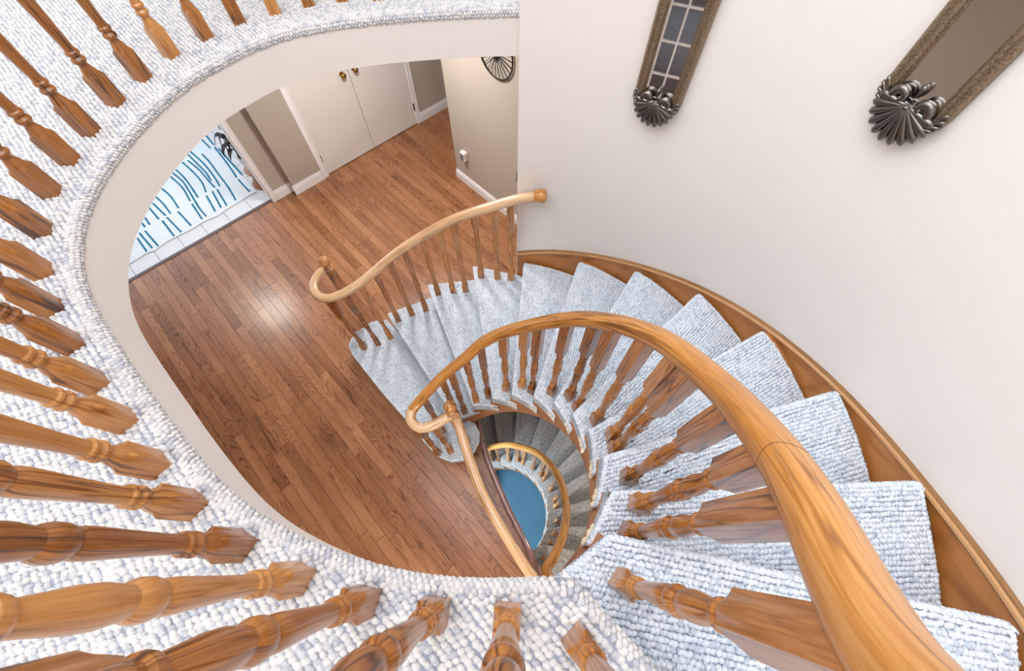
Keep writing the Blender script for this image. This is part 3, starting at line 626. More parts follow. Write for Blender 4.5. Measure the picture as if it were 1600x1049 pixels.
def staircase(name, label, base, rise, carpets, full):
    st = thing(name, label, 'staircase')
    zt = lambda i: base+rise*i
    # tread 1 with its bullnose lobe
    t1 = [at(x, y, 0.2) for x, y in T1_px]
    t1 = t1 + [(FRONT[3][0]-0.02, FRONT[3][1]+0.05), ((OUTER[2][0]+0.05), OUTER[2][1]-0.06)]
    soft_slab('tread', t1, zt(1), 0.035, carpets, st, R_(-45), loops=full)
    r1 = [tuple(np.array(p)*1.0) for p in offset_path(np.array(t1[3:18]), 0.0)]
    cc = np.mean(np.array(t1), 0)
    mb = MB(); vstrip(mb, [tuple(cc+(np.array(p)-cc)*0.955) for p in t1[1:19]], base, zt(1)-0.03); mb.build('riser', carpets, st, smooth=50)
    for i in range(2, 13):
        pts, rad = tread_poly(i); d = np.array(OUTER[i])-np.array(FRONT[i]); rot = math.atan2(d[1], d[0])
        t = soft_slab('tread', round_poly(pts, rad), zt(i), 0.034, carpets, st, rot, loops=full)
        if i >= 3 and i < 12:
            pin = [pts[-3], pts[-2], pts[-1], pts[0]] if False else [pts[-4], pts[-3], pts[-2], pts[-1], pts[0]]
            mb = MB(); vstrip(mb, [tuple(np.array(on_circle(IC, IR+0.004, p))) for p in pin], zt(i)-0.105, zt(i)-0.015); mb.build('carpet_wrap', carpets, t, smooth=50)
        # riser below the nosing
        f, o = np.array(FRONT[i]), np.array(OUTER[i]); bk = (np.array(FRONT[min(i+1, 13)])-f); n = np.array((-d[1], d[0]))/np.linalg.norm(d)
        if np.dot(n, bk) < 0: n = -n
        mb = MB(); vstrip(mb, [tuple(f+n*0.028), tuple(o+n*0.028)], zt(i-1)-0.01, zt(i)-0.02); mb.build('riser', carpets, st)
        # ragged cut carpet tongue wrapped over the open end of the tread
        if full and i >= 3:
            pb = np.array(pts[-4] if i < 12 else pts[-1]); a1 = math.degrees(math.atan2(*(pb-IC)[::-1]))
            path = [(*circ(IC, IR-0.003, a1+s_), zt(i)-0.024+0.003*math.sin(s_*3+i)) for s_ in np.linspace(0.0, 6.0, 12)]
            mb = MB(); rr = [0.006+0.0025*math.sin(5*q+i)+0.002*random.random() for q in range(12)]
            P_, Fm = frames(path); rings = []
            for p, (t_, sd, up), r_ in zip(P_, Fm, rr): rings.append([p+sd*r_*math.cos(a)+up*1.7*r_*math.sin(a) for a in np.linspace(0, 2*math.pi, 9)[:-1]])
            mb.loft(rings, cap0=True, cap1=True); tg = mb.build('carpet_tongue', 'cream_backing', t, smooth=60); tg['label'] = 'ragged cut carpet end showing cream backing'
    mb = MB(); f, o = np.array(FRONT[13]), np.array(OUTER[13]); vstrip(mb, [tuple(f+(-0.02, -0.02)), tuple(o+(-0.02, -0.02))], zt(12)-0.01, zt(13)-0.03); mb.build('riser', carpets, st)
    # inner cut stringer
    A_ = np.linspace(116, -50, 70); fa = {i: math.degrees(math.atan2(*(np.array(FRONT[i])-IC)[::-1])) for i in range(2, 13)}
    ks = sorted(fa, key=lambda q: -fa[q])
    nos = lambda a: base+rise*float(np.interp(-a, [-fa[q] for q in ks], ks))
    tops = []
    for a in A_:
        i = max([q for q in ks if fa[q] >= a] or [1]); tops.append(zt(i)-0.03)
    lows = [nos(a)-0.42 for a in A_]
    mb = MB(); R0 = IR+0.012; R1 = IR+0.037
    rings = []
    for a, lo, hi in zip(A_, lows, tops):
        lo = max(lo, base-0.0)
        rings.append([(*circ(IC, R0, a), lo), (*circ(IC, R0, a), hi), (*circ(IC, R1, a), hi), (*circ(IC, R1, a), lo)])
    mb.loft(rings, cap0=True, cap1=True, vs=[0, 0.3, 0.32, 0.62, 0.64]); so = mb.build('stringer', 'wood_stringer', st, smooth=40); so['label'] = 'curved oak inner stringer'
    # plastered soffit under the flight
    mb = MB(); rings = []
    for a in np.linspace(78, -46, 50):
        z = nos(a)-0.30; rings.append([(*circ(IC, R1, a), z), (*circ(WC, 1.498, a-2), z), (*circ(WC, 1.498, a-2), z+0.02), (*circ(IC, R1, a), z+0.02)])
    mb.loft(rings, cap0=True, cap1=True); mb.build('soffit', 'ceiling_white', st, smooth=60)
    # outer wall stringer with cap moulding
    ts_ = [(84, 1.03), (78.9, 1.085), (63.5, 1.245), (52, 1.365), (39.4, 1.520), (24.9, 1.712), (11.4, 1.888), (-1.2, 2.054), (-11.2, 2.195), (-17.2, 2.29), (-21.8, 2.375), (-32, 2.53), (-40, 2.64)]
    A2 = np.linspace(79.4, -38, 60); tz = [float(np.interp(-a, [-q[0] for q in ts_], [q[1] for q in ts_])) for a in A2]
    k5 = np.ones(7)/7; tz2 = tz[:]; tz2[3:-3] = list(np.convolve(tz, k5, 'valid')); tz = [base+(z)*(rise/0.2) for z in tz2]
    mb = MB(); rings = []
    for a, z in zip(A2, tz): rings.append([(*circ(WC, 1.492, a), z-0.36), (*circ(WC, 1.490, a), z-0.02), (*circ(WC, 1.4995, a), z-0.02), (*circ(WC, 1.4995, a), z-0.36)])
    mb.loft(rings, cap0=True, cap1=True, vs=[0, 0.34, 0.36, 0.70, 0.72]); mb.build('stringer', 'wood_stringer', st, smooth=40)
    mb = MB(); rings = []
    for a, z in zip(A2, tz): rings.append([(*circ(WC, 1.490, a), z-0.034), (*circ(WC, 1.482, a), z-0.026), (*circ(WC, 1.482, a), z-0.014), (*circ(WC, 1.486, a), z-0.006), (*circ(WC, 1.491, a), z-0.001), (*circ(WC, 1.4995, a), z), (*circ(WC, 1.4995, a), z-0.034)])
    mb.loft(rings, cap0=True, cap1=True); mb.build('cap_moulding', 'wood_cap', st, smooth=40)
    mb = MB(); rings = []
    for a, z in zip(A2, tz): rings.append([(*circ(WC, 1.484, a), z-0.028), (*circ(WC, 1.479, a), z-0.022), (*circ(WC, 1.479, a), z-0.013), (*circ(WC, 1.484, a), z-0.007), (*circ(WC, 1.486, a), z-0.010), (*circ(WC, 1.486, a), z-0.028)])
    mb.loft(rings, cap0=True, cap1=True); mb.build('cap_bead', 'wood_bead', st, smooth=40)
    # outer closed stringer of the free bottom flight
    mb = MB()
    for i in range(1, 5):
        o = np.array(OUTER[i] if i > 1 else (-1.43, 1.60)); o1 = np.array(OUTER[i+1]); v = (o1-o)/np.linalg.norm(o1-o); n = np.array((v[1], -v[0]))
        if np.dot(n, np.array((-0.3, 0.9))-o) < 0: n = -n
        p, q = o+v*0.035+n*0.03, o1+v*0.02+n*0.03
        mb.ngon_prism([tuple(p), tuple(q), tuple(q+n*0.025), tuple(p+n*0.025)], base, zt(i)-0.03)
    mb.build('stringer', 'wood_stringer', st)
    return st
staircase('staircase', 'curved oak staircase with pale looped carpet treads rising along the white wall', 0.0, 0.2, 'carpet_stair_blue_light', True)
staircase('staircase', 'lower curved staircase with grey brown carpet treads going down to the basement', ZB, -ZB/13, 'carpet_low', False)

# ================================================================== RAILINGS
RAIL_SEC = [(0.026*math.copysign(abs(math.cos(a))**0.8, math.cos(a))*1.2, 0.028*math.copysign(abs(math.sin(a))**0.8, math.sin(a))) for a in np.linspace(0, 2*math.pi, 19)[:-1]]
def handrail(name, path, mat, parent, scale=1.0):
    p = resample(catmull(path, 8), 0.03); mb = MB(); sweep(mb, p, [(a*scale, b*scale) for a, b in RAIL_SEC]); return mb.build(name, mat, parent, smooth=60)
bal_cache = {}
def baluster_mesh(length, sq=0.0222, seg=24):
    key = (round(length, 2), sq)
    if key in bal_cache: return bal_cache[key]
    H = key[0]; prof = [('s', 0, sq), ('s', 0.094, sq), ('r', 0.104, 0.0216), ('r', 0.110, 0.0208), ('r', 0.120, 0.0168), ('r', 0.127, 0.0142), ('r', 0.132, 0.0142), ('r', 0.136, 0.0178), ('r', 0.141, 0.0204), ('r', 0.147, 0.0204), ('r', 0.151, 0.0168), ('r', 0.154, 0.0146), ('r', 0.158, 0.0170), ('r', 0.163, 0.0198), ('r', 0.168, 0.0192), ('r', 0.172, 0.0158), ('r', 0.180, 0.0146),
            ('r', 0.22, 0.0155), ('r', 0.28, 0.0178), ('r', 0.325, 0.0200), ('r', 0.345, 0.0196), ('r', 0.353, 0.0168), ('r', 0.360, 0.0200), ('r', 0.368, 0.0222), ('r', 0.382, 0.0226), ('r', 0.393, 0.0200), ('r', 0.398, 0.0172), ('r', 0.408, 0.0180), ('r', 0.43, 0.0205), ('r', 0.455, 0.0200), ('r', 0.49, 0.0162), ('r', 0.512, 0.0142),
            ('r', 0.518, 0.0180), ('r', 0.524, 0.0195), ('r', 0.531, 0.0190), ('r', 0.536, 0.0160), ('r', 0.545, 0.0175), ('r', 0.552, 0.0212), ('s', 0.566, sq), ('s', max(H, 0.58), sq)]
    rings = []; n = seg
    for kind, z, r in prof:
        ring = []
        for k_ in range(n):
            a = 2*math.pi*k_/n; rr = r if kind == 'r' else r/max(abs(math.cos(a)), abs(math.sin(a)))
            ring.append((rr*math.cos(a), rr*math.sin(a), z))
        rings.append(ring)
    mb = MB(); mb.loft(rings, us=[p[1] for p in prof], vs=[0.0222*2*math.pi*k_/n for k_ in range(n+1)], cap0=True, cap1=True)
    me = mb.mesh('baluster', 'wood_baluster', smooth=19); bal_cache[key] = me; return me
def put_baluster(parent, x, y, z0, ztop, rz): return link_mesh('baluster', baluster_mesh(ztop-z0), parent, (x, y, z0), rz)
def newel(parent, x, y, z0, zball, rz, sq=0.034):
    n = thing('newel_post', '', '', (x, y, z0)); del n['label']; del n['category']; n.parent = parent
    H = zball-z0-0.036; prof = [('s', 0, sq), ('s', 0.20, sq), ('r', 0.225, 0.030), ('r', 0.24, 0.022), ('r', 0.26, 0.031), ('r', 0.275, 0.023), ('r', 0.36, 0.028), ('r', 0.45, 0.033), ('r', 0.47, 0.024), ('r', 0.49, 0.032), ('r', 0.51, 0.023), ('s', 0.54, sq), ('s', H-0.035, sq), ('s', H-0.03, sq*0.9), ('r', H-0.025, 0.026), ('r', H-0.015, 0.028), ('r', H-0.006, 0.022), ('r', H+0.004, 0.018)]
    rings = []
    for kind, z, r in prof: rings.append([((r if kind == 'r' else r/max(abs(math.cos(a)), abs(math.sin(a))))*math.cos(a), (r if kind == 'r' else r/max(abs(math.cos(a)), abs(math.sin(a))))*math.sin(a), z) for a in [2*math.pi*k_/16 for k_ in range(16)]])
    mb = MB(); mb.loft(rings, us=[p[1] for p in prof], cap0=True, cap1=True); o = mb.build('post', 'wood_newel', n, smooth=32); o.rotation_euler.z = rz
    mb = MB(); mb.lathe([(0.041*math.cos(R_(a)), H+0.036+0.041*math.sin(R_(a))) for a in np.linspace(-75, 89, 14)], seg=20); o = mb.build('ball_finial', 'wood_newel', n, smooth=70)
    return n

# --- inner railing of the main stair, volute and guard round the basement well
def tan_at(path, p):
    P = np.array(path)[:, :2]; d = np.linalg.norm(P-np.array(p), axis=1); i = int(np.argmin(d)); j = min(max(i, 1), len(P)-2); t = P[j+1]-P[j-1]
    return math.atan2(t[1], t[0]), i
inner_path = [(0.0, -0.135, 3.46), (0.09, -0.14, 3.44), (0.165, -0.125, 3.37), (0.21, -0.105, 3.265)] + [(*circ(IC, BR, a), rail_z_main(a)) for a in (-41.4, -36.9, -29.3, -20.0, -6.2, 12.4, 29.6, 46.3, 68.4, 82)]
inner_path += [(*at(x, y, z), z) for x, y, z in ((730, 557, 1.375), (690, 590, 1.17), (660, 622, 1.03), (643, 642, 0.99), (642, 658, 0.985), (656, 669, 0.985), (676, 665, 0.985), (694, 655, 0.985), (705, 649, 0.985))]
rl = thing('stair_railing', 'turned oak railing with curling volute on the inside of the carpeted main stair', 'railing')
ip = resample(catmull(inner_path, 8), 0.02)
handrail('handrail', inner_path[:-5], 'wood_rail', rl)
vo = handrail('volute', inner_path[-6:], 'wood_rail_pale', rl, 1.01); vo['label'] = 'pale oak volute curling to the newel'
jm = [k_ for k_ in range(len(ip)) if np.linalg.norm(ip[k_]-np.array((*circ(IC, BR, -22), rail_z_main(-22)))) < 0.03][:1]
if jm:
    P_, Fm = frames(ip); t_, sd_, u_ = Fm[jm[0]]; p_ = P_[jm[0]]
    mb = MB(); mb.loft([[p_+t_*e+sd_*a*1.004+u_*b*1.004 for a, b in RAIL_SEC] for e in (-0.0007, 0.0007)], us=[0, 0.0014]); mb.build('joint_line', 'dark_gap', rl)
def rz_of(path, x, y):
    P = np.array(path); d = np.linalg.norm(P[:, :2]-np.array((x, y)), axis=1); i = int(np.argmin(d)); return P[i, 2]
def snap(path, x, y):
    P = np.array(path); i = int(np.argmin(np.linalg.norm(P[:, :2]-np.array((x, y)), axis=1))); return P[i, 0], P[i, 1]
for i, L_ in {2: [at(724, 634, 0.4), at(690, 590, 1.17)], 3: [(-0.268, 0.990), (-0.174, 0.988)], 4: [(-0.05, 0.962)], 5: [(0.06, 0.920), (0.122, 0.883)], 6: [(0.226, 0.797)], 7: [(0.300, 0.699), (0.333, 0.645)], 8: [(0.380, 0.520)], 9: [(0.402, 0.403), (0.404, 0.347)], 10: [(0.389, 0.210)], 11: [(0.350, 0.103), (0.318, 0.035)], 12: [(0.243, -0.070)]}.items():
    for x, y in L_:
        x, y = snap(ip, x, y); ang, _ = tan_at(ip, (x, y)); put_baluster(rl, x, y, 0.2*i, rz_of(ip, x, y)-0.012, ang)
for x, y, z in ((*at(687, 703, 0.2), 0.2), (*at(707, 708, 0.2), 0.2), (*at(660, 622, 1.03), 0.2)):
    x, y = snap(ip, x, y); ang, _ = tan_at(ip, (x, y)); put_baluster(rl, x, y, z, rz_of(ip, x, y)-0.012, ang)
NW2 = (-0.372, 0.749)
newel(rl, NW2[0], NW2[1], 0.2, 1.10, R_(20))
gp = [(NW2[0], NW2[1], 0.93), (-0.337, 0.680, 0.90), (-0.262, 0.476, 0.885), (-0.174, 0.273, 0.88), (-0.045, 0.068, 0.88), (0.066, -0.091, 0.88), (0.16, -0.21, 0.88), (0.24, -0.32, 0.88)]
gr = thing('guard_railing', 'pale oak guard railing edging the floor opening above the basement', 'railing')
handrail('handrail', gp, 'wood_rail_pale', gr)
gpp = resample(catmull(gp, 8), 0.13)
for j in range(2, len(gpp)): a, _ = tan_at(gpp, gpp[j][:2]); put_baluster(gr, gpp[j][0], gpp[j][1], 0.0, 0.87, a)
# --- basement stair rail
bl = thing('basement_railing', 'oak railing curling down along the basement stair', 'railing')
bz = lambda a: (rail_z_main(a)-0.0)*(-ZB/2.6)+ZB
bpath = [(0.24, -0.32, 0.86), (0.225, -0.22, 0.76), (0.20, -0.125, 0.62)] + [(*circ(IC, BR, a), bz(a)) for a in (-41.4, -29.3, -20, -6.2, 12.4, 29.6, 46.3, 68.4, 82, 97, 112, 125)]
bp = resample(catmull(bpath, 8), 0.02); handrail('handrail', bpath, 'wood_rail', bl)
for i, L_ in {3: [(-0.268, 0.990), (-0.174, 0.988)], 4: [(-0.05, 0.962)], 5: [(0.06, 0.920), (0.122, 0.883)], 6: [(0.226, 0.797)], 7: [(0.300, 0.699), (0.333, 0.645)], 8: [(0.380, 0.520)], 9: [(0.402, 0.403), (0.404, 0.347)], 10: [(0.389, 0.210)], 11: [(0.350, 0.103), (0.318, 0.035)], 12: [(0.243, -0.070)]}.items():
    for x, y in L_:
        ang, _ = tan_at(bp, (x, y)); z0 = ZB-ZB/13*i; put_baluster(bl, x, y, z0, rz_of(bp, x, y)-0.012, ang)
for x, y in ((-0.36, 0.955), (-0.46, 0.93)): put_baluster(bl, x, y, ZB-2*ZB/13*1, ZB-2*ZB/13+0.72, 0.3)
# --- outer railing of the bottom flight
orl = thing('stair_railing', 'short oak railing with ball newel on the outside of the bottom flight', 'railing')
NW1 = (-1.336, 1.826)
opath = [(NW1[0], NW1[1], 1.0), (-1.395, 1.80, 1.0), (-1.425, 1.70, 1.0), (-1.385, 1.605, 1.005), (-1.293, 1.565, 1.015), (-1.183, 1.605, 1.025), (-1.081, 1.666, 1.045), (-0.965, 1.735, 1.10), (-0.857, 1.790, 1.165), (-0.735, 1.838, 1.235), (-0.612, 1.870, 1.305), (-0.492, 1.890, 1.372), (-0.381, 1.900, 1.435), (-0.239, 1.897, 1.507), (-0.114, 1.888, 1.565), (-0.008, 1.876, 1.62), (0.09, 1.858, 1.665), (0.175, 1.835, 1.70)]
op = resample(catmull(opath, 8), 0.02); handrail('handrail', opath, 'wood_rail_pale', orl, 1.0)
for i, L_ in {4: [(-0.239, 1.894), (-0.114, 1.890), (-0.004, 1.880)], 3: [(-0.612, 1.872), (-0.492, 1.893), (-0.381, 1.905)], 2: [(-0.965, 1.733), (-0.857, 1.790), (-0.735, 1.840)], 1: [(-1.293, 1.556), (-1.183, 1.592), (-1.081, 1.662)]}.items():
    for x, y in L_:
        x, y = snap(op, x, y); a, _ = tan_at(op, (x, y)); put_baluster(orl, x, y, 0.2*i, rz_of(op, x, y)-0.015, a)
newel(orl, NW1[0], NW1[1], 0.0, 1.10, R_(30))
mb = MB(); mb.lathe([(0.030, -0.045), (0.036, -0.025), (0.040, -0.005), (0.038, 0.012), (0.028, 0.024), (0.0, 0.030)], seg=18)
o = mb.build('rail_end', 'wood_rail', orl, smooth=60); o.location = (0.180, 1.834, 1.702); o.rotation_euler = (R_(0), R_(80), R_(-12))
mb = MB(); sweep(mb, catmull([(0.145, 1.845, 1.665), (0.15, 1.855, 1.645), (0.155, 1.875, 1.635), (0.16, 1.905, 1.635)], 4), [(0.006*math.cos(a), 0.006*math.sin(a)) for a in np.linspace(0, 2*math.pi, 9)[:-1]]); mb.build('bracket', 'bracket_metal', orl, smooth=60)
# --- landing railing (its rail passes just outside the picture)
ul = thing('landing_railing', 'long curved row of turned oak balusters on the upper landing carpet', 'railing')
UB_px = [(680, -5), (636, -4), (593, -2), (536, 1), (483, 9), (430, 21), (374, 36), (323, 60), (270, 88), (226, 124), (184, 162), (144, 208), (112, 253), (84, 303), (70, 363), (70, 427), (84, 484), (116, 540), (154, 601), (198, 659), (248, 728), (304, 790), (380, 852), (470, 903), (574, 938), (684, 954), (793, 962), (903, 1002)]
UB = [at(x, y, ZU) for x, y in UB_px]
up_path = [(*p, 3.485) for p in UB[:-1]]
up_path = [(UB[0][0]+0.35, UB[0][1]+0.02, 3.485)] + up_path
ups = resample(catmull(up_path, 6), 0.03)
handrail('handrail', up_path, 'wood_rail', ul)
for j, p in enumerate(UB):
    if j == len(UB)-1: a = R_(-48)
    else: a, _ = tan_at(ups, p)
    put_baluster(ul, p[0], p[1], ZU, 3.465, a)

# ================================================================== MIRRORS
def mirror(name, label, az, zb, W=0.205, H=1.02):
    n = np.array((-math.cos(R_(az)), -math.sin(R_(az)))); ch = math.sqrt(WR**2-(W/2)**2)
    base = WC - n*(ch-0.004)
    t = thing(name, label, 'mirror', (base[0], base[1], zb), 'ornate mirrors on the curved wall')
    # local axes: x along wall (to the right as seen), y = out of the wall (-normal dir), z up
    t.rotation_euler = (0, 0, math.atan2(n[1], n[0])-math.pi/2)     # local +y -> n
    fw = 0.042; hw = W/2-fw/2
    # frame path: rounded at the four corners (local x,z)
    pts = []
    r = 0.035
    def corner(cx, cz, a0):
        return [(cx+r*math.cos(R_(a)), cz+r*math.sin(R_(a))) for a in np.linspace(a0, a0+90, 5)]
    z0, z1 = 0.03, H-0.03
    pts = corner(hw-r, z1-r, 0)+corner(-hw+r, z1-r, 90)+corner(-hw+r, z0+r, 180)+corner(hw-r, z0+r, 270)
    rings = []; m_ = len(pts)
    sec = [(-0.5, 0.0), (-0.5, 0.45), (-0.36, 0.8), (-0.12, 1.0), (0.12, 0.98), (0.30, 0.72), (0.36, 0.55), (0.46, 0.55), (0.5, 0.45), (0.5, 0.0)]   # outward .. inward
    for k_ in range(m_+1):
        p = np.array(pts[k_ % m_]); a = np.array(pts[(k_-1) % m_]); b = np.array(pts[(k_+1) % m_]); tt = (b-a)/np.linalg.norm(b-a); nn = np.array((tt[1], -tt[0]))   # outward (ccw path)
        rings.append([(p[0]+nn[0]*(-s_)*fw, d_*0.028, p[1]+nn[1]*(-s_)*fw) for s_, d_ in sec])
    mb = MB(); mb.loft(rings, closed=False); mb.build('frame', 'antique_frame', t, smooth=50)
    mb = MB(); mb.box((0, 0.006, H/2), (W-fw*1.3, 0.004, H-fw*1.6)); mb.build('mirror_glass', 'mirror_glass', t)
    # carved shell ornament, bottom and top
    for s_, zc in ((1, 0.035), (-1, H-0.035)):
        def blob(cx, cz, lx, lz, dep, rot, name='petal', yo=0.012):
            q = MB(); rings = []
            for u in np.linspace(-1, 1, 11):
                w_ = math.sqrt(max(0.0, 1-u**4)); tap = (0.30+0.70*(u+1)/2)
                ring = []
                for a in np.linspace(0, 2*math.pi, 11)[:-1]:
                    x = lx*w_*tap*math.cos(a); y = yo+dep*w_*math.sin(a); z = lz*u
                    ring.append((cx+x*math.cos(rot)+z*math.sin(rot), y, zc+s_*(cz-x*math.sin(rot)*1.0+z*math.cos(rot))))
                rings.append(ring)
            q.loft(rings, cap0=True, cap1=True); return q
        for a in np.linspace(-84, 84, 11):
            ln = 0.044+0.010*math.cos(R_(a)); cx, cz = ln*1.0*math.sin(R_(a)), -ln*math.cos(R_(a))
            q = blob(cx, cz+0.022, 0.0155, ln*1.05, 0.013, R_(180)-R_(a), yo=0.026); q.build('petal', 'ornament', t, smooth=70)
        for sd in (-1, 1):
            path = []
            for tt in np.linspace(0, 1, 30):
                a = R_(-150+400*tt) if sd > 0 else R_(330-400*tt); rr = 0.027*(1-0.75*tt)
                path.append((sd*0.036+rr*math.cos(a)*1.05, 0.020+0.010*tt, zc+s_*(0.030+rr*math.sin(a))))
            P_ = np.array(path); T = np.gradient(P_, axis=0); T /= np.linalg.norm(T, axis=1)[:, None]; rings = []
            for p, tn, tt in zip(P_, T, np.linspace(0, 1, 30)):
                sd_ = np.cross(tn, [0, 1, 0]); sd_ /= np.linalg.norm(sd_); rad = 0.018*(1-0.5*tt)*(0.5+min(1, tt*3)*0.5)
                rings.append([p+sd_*rad*math.cos(a)+np.array((0, 1, 0))*rad*math.sin(a) for a in np.linspace(0, 2*math.pi, 11)[:-1]])
            q = MB(); q.loft(rings, cap0=True, cap1=True); q.build('scroll', 'ornament', t, smooth=70)
            for j in range(6):
                a = R_(-80+j*20); cx = sd*(hw-0.036+0.042*math.cos(a)); cz = 0.026+0.042*math.sin(a)
                q = blob(cx, cz, 0.0085, 0.019, 0.013, sd*(R_(60)-a*0.5), yo=0.020); q.build('leaf_bead', 'ornament', t, smooth=70)
        q = blob(0, 0.058, 0.011, 0.020, 0.014, 0, yo=0.018); q.build('bud', 'ornament', t, smooth=70)
        q = MB(); q.box((0, 0.03, zc+s_*0.010), (0.030, 0.012, 0.012)); q.build('clasp', 'ornament', t)
    return t
mirror('ornate_mirror', 'narrow ornate mirror nearer the hall, white door bars in its glass', 55.4, 2.335)
mirror('ornate_mirror', 'narrow ornate mirror further right and higher, glass plain beige', 25.4, 2.71)

# ================================================================== HALL THINGS
# spoked wheel on the right wall
wt = thing('spoked_wheel', 'black iron spoked wheel ornament hung on the beige hall wall', 'wall decor', (*AB(2.208, 2.505), 1.672))
def ringmesh(Rr, r, seg=48):
    rings = []
    for k_ in range(seg+1):
        a = 2*math.pi*k_/seg; rings.append([((Rr+r*math.cos(b))*math.cos(a), r*math.sin(b), (Rr+r*math.cos(b))*math.sin(a)) for b in np.linspace(0, 2*math.pi, 9)[:-1]])
    q = MB(); q.loft(rings); return q
wt.rotation_euler.z = YA+R_(90)
ringmesh(0.193, 0.006).build('rim', 'black_iron', wt, smooth=60); ringmesh(0.028, 0.006, 20).build('hub', 'black_iron', wt, smooth=60)
sme = None
for k_ in range(24):
    if sme is None:
        q = MB(); q.box((0.108, 0, 0), (0.165, 0.0045, 0.0045)); sme = q.mesh('spoke', 'black_iron')
    o = link_mesh('spoke', sme, wt); o.rotation_euler = (0, -2*math.pi*k_/24, 0)
# plug-in device and socket
pd = thing('plug_in_freshener', 'white plug-in box with grey front near the floor on the beige wall', 'air freshener', (*AB(2.22, 3.055), 0.415))
pd.rotation_euler.z = YA
mb = MB(); mb.box((-0.024, 0, 0), (0.048, 0.072, 0.105)); o = mb.build('body', 'plastic_white', pd)
bv = o.modifiers.new('b', 'BEVEL'); bv.width = 0.008; bv.segments = 3
mb = MB(); mb.box((-0.050, 0.002, -0.004), (0.006, 0.050, 0.078)); mb.build('grille', 'plastic_grey', pd)
mb = MB(); mb.box((-0.003, 0, 0), (0.006, 0.075, 0.118)); o = mb.build('outlet_plate', 'plastic_grey'); o.location = (*AB(2.22, 2.235), 0.63); o.rotation_euler.z = YA; tag(o, 'small wall plate at the edge of the stairwell wall', 'outlet')
# rug
rug_edge = [at(x, y, 0.012) for x, y in [(150, 440), (207, 409), (228, 396), (240, 392), (258, 379), (275, 370), (300, 357.5), (318, 346), (340, 337), (355, 326), (372, 316), (388, 306), (401, 299)]]
rab = [toAB(*p) for p in rug_edge]
rp = [AB(-1.9, 4.68)] + [AB(min(a, 0.385), max(b, 4.61)) for a, b in rab] + [AB(0.388, 4.75), AB(0.388, 6.6), AB(-1.9, 6.6)]
rug = thing('rug', 'white rug with wavy blue brush stripes on the entry tiles', 'rug')
mb = MB(); mb.ngon_prism([tuple(p) for p in rp], 0.001, 0.012); mb.build('rug_body', 'rug_white', rug)
ST = [[(445,145),(500,200)],[(470,120),(520,180)],[(525,195),(600,290),(660,378)],[(548,200),(610,270),(690,360)],[(668,388),(705,430),(740,465)],[(448,235),(500,290),(550,360),(610,440),(655,518)],[(378,220),(460,295),(520,370),(557,430)],[(362,275),(430,330),(490,400),(528,440)],[(330,285),(400,350),(450,410),(473,468)],[(362,237),(410,285),(470,345),(505,400)],[(290,330),(350,390),(425,500)],[(270,350),(330,400),(370,460),(430,560),(475,615)],[(258,372),(330,440),(378,522)],[(387,537),(450,632)],[(475,487),(530,585)],[(512,462),(565,562)],[(540,450),(600,550)],[(205,445),(260,495),(307,565)],[(303,585),(383,672)],[(168,495),(215,540),(258,598)],[(150,535),(228,610)],[(128,562),(187,632)],[(235,620),(323,710)],[(207,640),(280,735)],[(103,622),(132,665)],[(85,655),(103,680)],[(102,702),(183,795)],[(68,715),(147,808)],[(55,745),(113,828)]]
for si, s_ in enumerate(ST):
    w_ = [at(200+x*0.2573, 180+y*0.2573, 0.014) for x, y in s_]
    w_ = resample(catmull(w_, 6), 0.04) if len(w_) > 2 else resample(w_, 0.04)
    rr = random.Random(si); n_ = len(w_); hwid = [0.0085+0.002*rr.random() for _ in range(n_)]
    l_, r_ = offset_path(w_, 1.0)-np.array(w_)[:, :2], None
    left = [w_[j][:2]+l_[j]*hwid[j] for j in range(n_)]; right = [w_[j][:2]-l_[j]*hwid[j] for j in range(n_)]
    mb = MB(); mb.ngon_prism([tuple(p) for p in left]+[tuple(p) for p in right[::-1]], 0.011, 0.0135); mb.build('stripe', 'rug_blue', rug)
# plant on its stand by the doorway
pc = AB(0.545, 4.74)
ps = thing('plant_stand', 'turned brown wooden plant stand behind the doorway casing', 'plant stand', (pc[0], pc[1], 0))
mb = MB(); mb.lathe([(0.11, 0.0), (0.145, 0.0), (0.148, 0.018), (0.13, 0.045), (0.105, 0.09), (0.10, 0.12), (0.112, 0.16), (0.135, 0.19), (0.14, 0.205), (0.125, 0.21), (0.0, 0.21)], seg=28, cap=False); mb.build('pedestal', 'wood_floor', ps, smooth=40)
pp = thing('potted_plant', 'dark strappy potted plant in a pale pot on the wooden stand', 'potted plant', (pc[0], pc[1], 0.21))
mb = MB(); mb.lathe([(0.0, 0.0), (0.075, 0.0), (0.08, 0.01), (0.085, 0.025), (0.105, 0.15), (0.112, 0.16), (0.112, 0.178), (0.10, 0.178), (0.096, 0.15), (0.0, 0.145)], seg=28, cap=False); mb.build('pot', 'pot_white', pp, smooth=40)
mb = MB(); mb.lathe([(0.0, 0.155), (0.097, 0.155)], seg=24, cap=False); mb.build('soil', 'soil', pp)
rr = random.Random(12)
